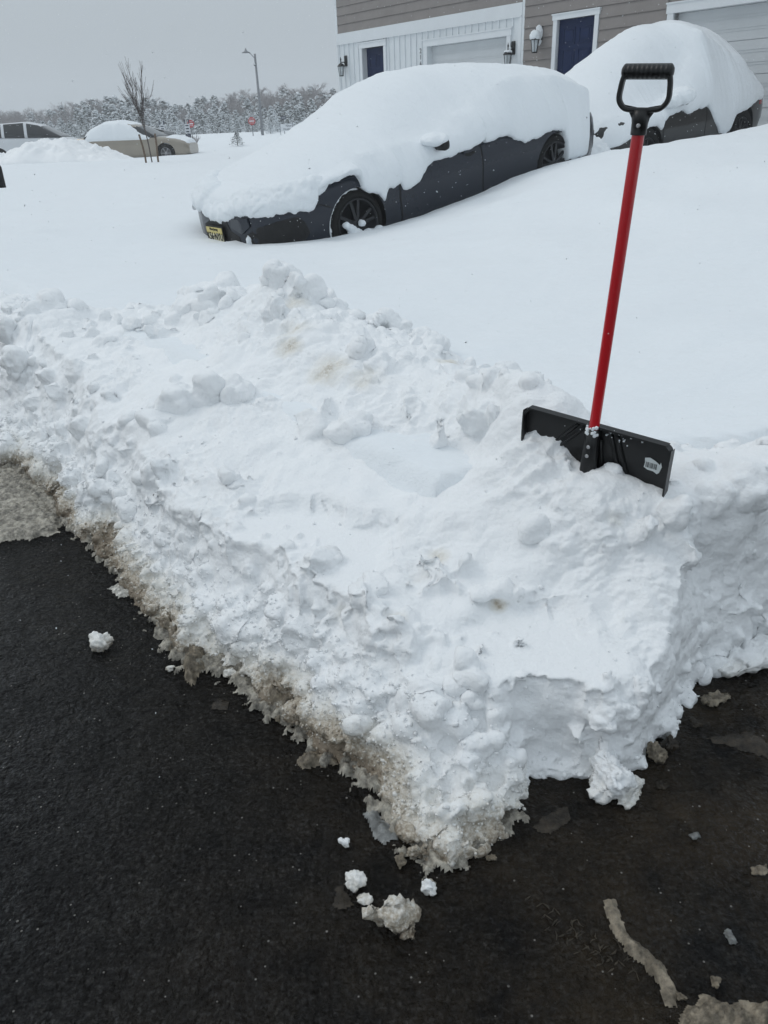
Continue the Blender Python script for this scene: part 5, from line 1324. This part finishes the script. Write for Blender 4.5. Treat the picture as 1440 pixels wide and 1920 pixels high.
board_sign(353.5, 232, 257, 9, 44, 'white sign board with dark base in front of a red round sign', 3)
p = at(358, 268, 43.5); q_ = at(353, 250, 43.5); mb = MB(); mb.tube([p, q_], .06, 8); mb.build('dark_post', SIGNB, label='short dark post under the right white sign board', cat='post')
p = at(537, 239, 58); g = gz(p.x, p.y); X_, Z_, F2 = sign_frame(p); c = Vector((0, 0, p.z-g)); rot = Matrix((X_, F2, Z_)).transposed()
e_ = empty('banner_sign', (p.x, p.y, g), label='low white sign reading New Homes in front of the trees', cat='sign')
mb = MB(); mb.box(c+F2*.03, (.80, .03, .42), rot); f_ = mb.build('sign_face', SIGNW, e_)
mb = MB(); 
for s in (-1, 1): mb.box(c+X_*s*.41-Z_*.1, (.03, .03, .8), rot)
mb.build('post', SIGNB, e_)
place_text('New', .20, c+F2*.048+Z_*.10+X_*.16, X_, Z_, SIGNB, f_); place_text('Homes', .20, c+F2*.048-Z_*.10+X_*.08, X_, Z_, SIGNB, f_)
p = at(531.5, 221, 60); g = gz(p.x, p.y); X_, Z_, F2 = sign_frame(p); c = Vector((0, 0, p.z-g)); rot = Matrix((X_, F2, Z_)).transposed()
e_ = empty('street_sign', (p.x, p.y, g), label='small dark rectangular sign on a post above the New Homes sign', cat='sign')
mb = MB(); mb.tube([Vector((0, 0, -.3)), c], .025, 6); mb.build('post', POLEG, e_)
mb = MB(); mb.box(c+F2*.03, (.36, .02, .18), rot); f_ = mb.build('sign_face', SIGNB, e_)
mb = MB(); mb.box(c+F2*.045, (.26, .006, .07), rot); mb.build('white_bar', plain('faded_sign_grey', (.3, .31, .33)), f_)

# ------------------------------------------------------------------ trees
def clumps(pts, rad, mats_w, seed, flat=.5):
    """many small irregular leaf clumps; returns bmesh-ready arrays"""
    rs = np.random.RandomState(seed); V, F, MI = [], [], []
    for (c, r, mi) in pts:
        k = 5; base = len(V)
        nrm_ = rs.randn(3); nrm_[2] = abs(nrm_[2])+flat; nrm_ /= np.linalg.norm(nrm_)
        u = np.cross(nrm_, rs.randn(3)); u /= np.linalg.norm(u); w = np.cross(nrm_, u)
        V.append(np.array(c) + nrm_*r*.35)
        for j in range(k):
            a_ = 2*math.pi*j/k + rs.uniform(-.4, .4); q = r*rs.uniform(.55, 1.25); V.append(np.array(c) + u*math.cos(a_)*q + w*math.sin(a_)*q - nrm_*r*rs.uniform(0, .3))
        for j in range(k): F.append((base, base+1+j, base+1+(j+1) % k)); MI.append(mi)
    return V, F, MI
def pine(seed, H=8., snow=.55, n=1500, wide=.24):
    rs = np.random.RandomState(seed); pts = []
    nb = 46
    for b in range(nb):
        z = H*(.06 + .92*(b/nb)**.9); rmax = H*wide*(1-(z/H)**1.6)**.8*rs.uniform(.55, 1.2) + .12; a_ = b*2.4 + rs.uniform(-.3, .3)
        m_ = int(n/nb)
        for k in range(m_):
            t_ = rs.rand()**.6; rr = rmax*t_; droop = -.30*rr*t_ + .1*rr
            aa = a_ + rs.randn()*.28; c = (math.cos(aa)*rr, math.sin(aa)*rr, z + droop + rs.randn()*.09)
            s = rs.uniform(.09, .22)*H/8
            wsn = noise.noise(Vector(c)*1.7 + Vector((seed, 0, 0))) + rs.uniform(-.35, .35) < (snow-.5)*1.2
            pts.append(((c[0], c[1], c[2] + (.07 if wsn else -.05)), s*(1.15 if wsn else 1.0), 1 if wsn else 0))
    V, F, MI = clumps(pts, 1, None, seed)
    me = np_mesh('crown', V, F); me.materials.append(NEEDLE); me.materials.append(NSNOW); me.polygons.foreach_set('material_index', MI)
    mb = MB(); mb.tube([(0, 0, -.5), (0, 0, H*.5), (0, 0, H*.97)], [.14, .09, .02], 6); 
    tm = bpy.data.meshes.new('trunk'); mb.bm.to_mesh(tm); mb.bm.free(); tm.materials.append(TRUNKM)
    return me, tm
def bare(seed, H=9.):
    rnd = random.Random(seed); mb = MB(); tb = MB()
    tb.tube([(0, 0, -.5), (0, 0, H*.25), (.1, 0, H*.45)], [.16, .12, .09], 6)
    sn = []
    def br(p, d, l, r, dep):
        q1 = p + d*l*.5 + Vector((rnd.uniform(-1, 1), rnd.uniform(-1, 1), 0))*l*.06; q2 = p + d*l
        mb.tube([p, q1, q2], [r, r*.75, r*.5], 3, cap=False)
        if dep <= 0: return
        for k in range(rnd.randint(3, 4)):
            dd = (d + Vector((rnd.uniform(-1, 1), rnd.uniform(-1, 1), rnd.uniform(-.2, .6)))*.62).normalized(); br(q1.lerp(q2, rnd.random()), dd, l*rnd.uniform(.55, .75), max(.014, r*.55), dep-1)
    for k in range(7):
        a_ = k*2.4; s = rnd.uniform(.25, .7); br(Vector((0, 0, H*rnd.uniform(.12, .45))), Vector((math.cos(a_)*s, math.sin(a_)*s, 1)).normalized(), H*.30, .07, 4)
    me = bpy.data.meshes.new('crown'); mb.bm.to_mesh(me); mb.bm.free(); me.materials.append(TWIG)
    tm = bpy.data.meshes.new('trunk'); tb.bm.to_mesh(tm); tb.bm.free(); tm.materials.append(TRUNKM)
    return me, tm
PINES = [pine(100+i, 8., s, 1500, w) for i, (s, w) in enumerate(((.60, .24), (.55, .28), (.70, .26), (.60, .22), (.74, .30)))]
BARES = [bare(50+i) for i in range(3)]
def plant_tree(kind, meshes, x, y, z, Hs, rz, label, group, cat='tree', base=8.):
    e_ = empty(kind, (x, y, z), rz, label=label, cat=cat, group=group); s = Hs/base
    for nm_, me in zip(('crown', 'trunk'), meshes):
        o = bpy.data.objects.new(nm_, me); COL.objects.link(o); o.parent = e_; o.scale = (s*1.6, s*1.6, s)
    return e_
PROF = [(-120, 210), (0, 206), (50, 210), (90, 200), (150, 190), (200, 183), (240, 178), (300, 184), (330, 192), (400, 181), (430, 177), (470, 174), (500, 172), (540, 168), (570, 160), (600, 168), (680, 165), (760, 160)]
rr_ = random.Random(11)
for row, (Y, dens, cut) in enumerate(((90, 22, 36), (98, 19, 24), (108, 16, 13), (120, 14, 5), (134, 13, -1))):
    px_ = -110
    while px_ < 740:
        px_ += rr_.uniform(.6, 1.5)*dens
        Yt = Y + rr_.uniform(-4, 4); topy = interp(px_, PROF) + cut + rr_.uniform(-5, 9)
        t_ = at(px_, topy, Yt); g = gz(t_.x, t_.y) - .2; Ht = t_.z - g
        if Ht < 1.5: continue
        if row >= 2 and rr_.random() < (.65 if (px_ > 420 or px_ < 70) else .3):
            plant_tree('bare_tree', rr_.choice(BARES), t_.x, t_.y, g, Ht*1.05, rr_.uniform(0, 6.28), 'leafless grey brown tree rising behind the snowy pines', 'leafless trees behind the pines', base=9.)
        else:
            plant_tree('snowy_pine', rr_.choice(PINES), t_.x, t_.y, g, Ht, rr_.uniform(0, 6.28), 'snow laden evergreen in the far row of trees across the field', 'snow laden evergreens of the far tree line')
t_ = at(570, 157, 128); g = gz(t_.x, t_.y)
plant_tree('bare_tree', BARES[0], t_.x, t_.y, g, t_.z-g, 1., 'tallest leafless tree rising above the tree line just left of the house', None, base=9.)
SN2 = pine(300, 8., .88, 1300, .34)
for px_, ty, Y, lb in ((505, 228, 66, 'round snow covered bush right of the lamp post foot'), (519, 226, 68, 'snow covered bush touching the left of the New Homes sign'), (555, 236, 64, 'low snow covered bush right of the New Homes sign')):
    t_ = at(px_, ty, Y); g = gz(t_.x, t_.y)-.1; plant_tree('snowy_bush', SN2, t_.x, t_.y, g, max(.6, t_.z-g), px_, lb, None, 'bush')
DK = pine(301, 8., .42, 1500, .45)
t_ = at(443, 247, 40); g = at(443, 270, 40).z - .05
plant_tree('evergreen_shrub', DK, t_.x, t_.y, g, t_.z-g, 0, 'small dark green evergreen shrub poking out of the snow field', None, 'shrub')
def twiggy(px, py0, py1, Y, label, w=.5):
    p = at(px, py1, Y); Hs = at(px, py0, Y).z-p.z; rnd = random.Random(px); mb = MB()
    for k in range(34):
        a_ = rnd.uniform(0, 6.28); s = rnd.uniform(.1, w); q = Vector((math.cos(a_)*s, math.sin(a_)*s, Hs*rnd.uniform(.6, 1)))
        mb.tube([Vector((0, 0, -.1)), q*.5+Vector((rnd.uniform(-.05, .05), 0, 0)), q], [.010, .008, .005], 3, cap=False)
    o = mb.build('twiggy_shrub', TWIG, label=label, cat='shrub', group=None); o.location = p
twiggy(366, 252, 270, 42, 'leafless twiggy shrub right of the dark post', .4); twiggy(343, 254, 266, 42, 'leafless twiggy shrub left of the dark post', .5); twiggy(330, 254, 264, 43, 'low leafless twigs behind the beige sedan bonnet', .5)
# small dark thing at the left edge of the field
p = at(-1, 333, 9.0); mb = MB(); mb.tube([(0, 0, -.1), (0, 0, .10), (0, 0, .13)], [.045, .045, .03], 10); o = mb.build('marker_post', BLACKP, smooth=True, label='stub of a black marker post at the left edge of the snow field', cat='post'); o.location = p

# ------------------------------------------------------------------ falling snow and the misty air
mb = MB(); rs = random.Random(3); V, F = [], []
for k in range(5200):
    Y = 1.2 + 11*rs.random()**.8; x = rs.uniform(-.62, .62)*Y*1.0; z = rs.uniform(.1, 3.6)
    r_ = rs.uniform(.0011, .0026)*(1+Y*.10)
    b0_ = len(V); c = np.array((x, Y, z)); A_ = np.array(Matrix.Rotation(rs.uniform(0, 3), 3, 'X') @ Matrix.Rotation(rs.uniform(0, 3), 3, 'Y'))
    for d in ((1, 0, 0), (-1, 0, 0), (0, .8, 0), (0, -.8, 0), (0, 0, .5), (0, 0, -.5)): V.append(c + A_@np.array(d)*r_)
    for f in ((0, 2, 4), (2, 1, 4), (1, 3, 4), (3, 0, 4), (2, 0, 5), (1, 2, 5), (3, 1, 5), (0, 3, 5)): F.append([b0_+i for i in f])
mb.bm.free()
link('falling_snow', np_mesh('falling_snow', V, F), SNOWC, kind='stuff', label='sparse small snowflakes falling through the air', cat='snowflakes')
m, t, b = nodes('misty_air'); t.nodes.remove(b)
pv = N(t, 'ShaderNodeVolumePrincipled'); pv.inputs['Color'].default_value = (.96, .98, 1, 1); pv.inputs['Density'].default_value = HAZE_D; pv.inputs['Anisotropy'].default_value = .2
t.links.new(pv.outputs[0], t.nodes['Material Output'].inputs['Volume'])
mb = MB(); mb.box((0, 0, 6.5), (540, 540, 17)); mb.build('haze', m, kind='stuff', label='thin snowy haze in the air', cat='haze')
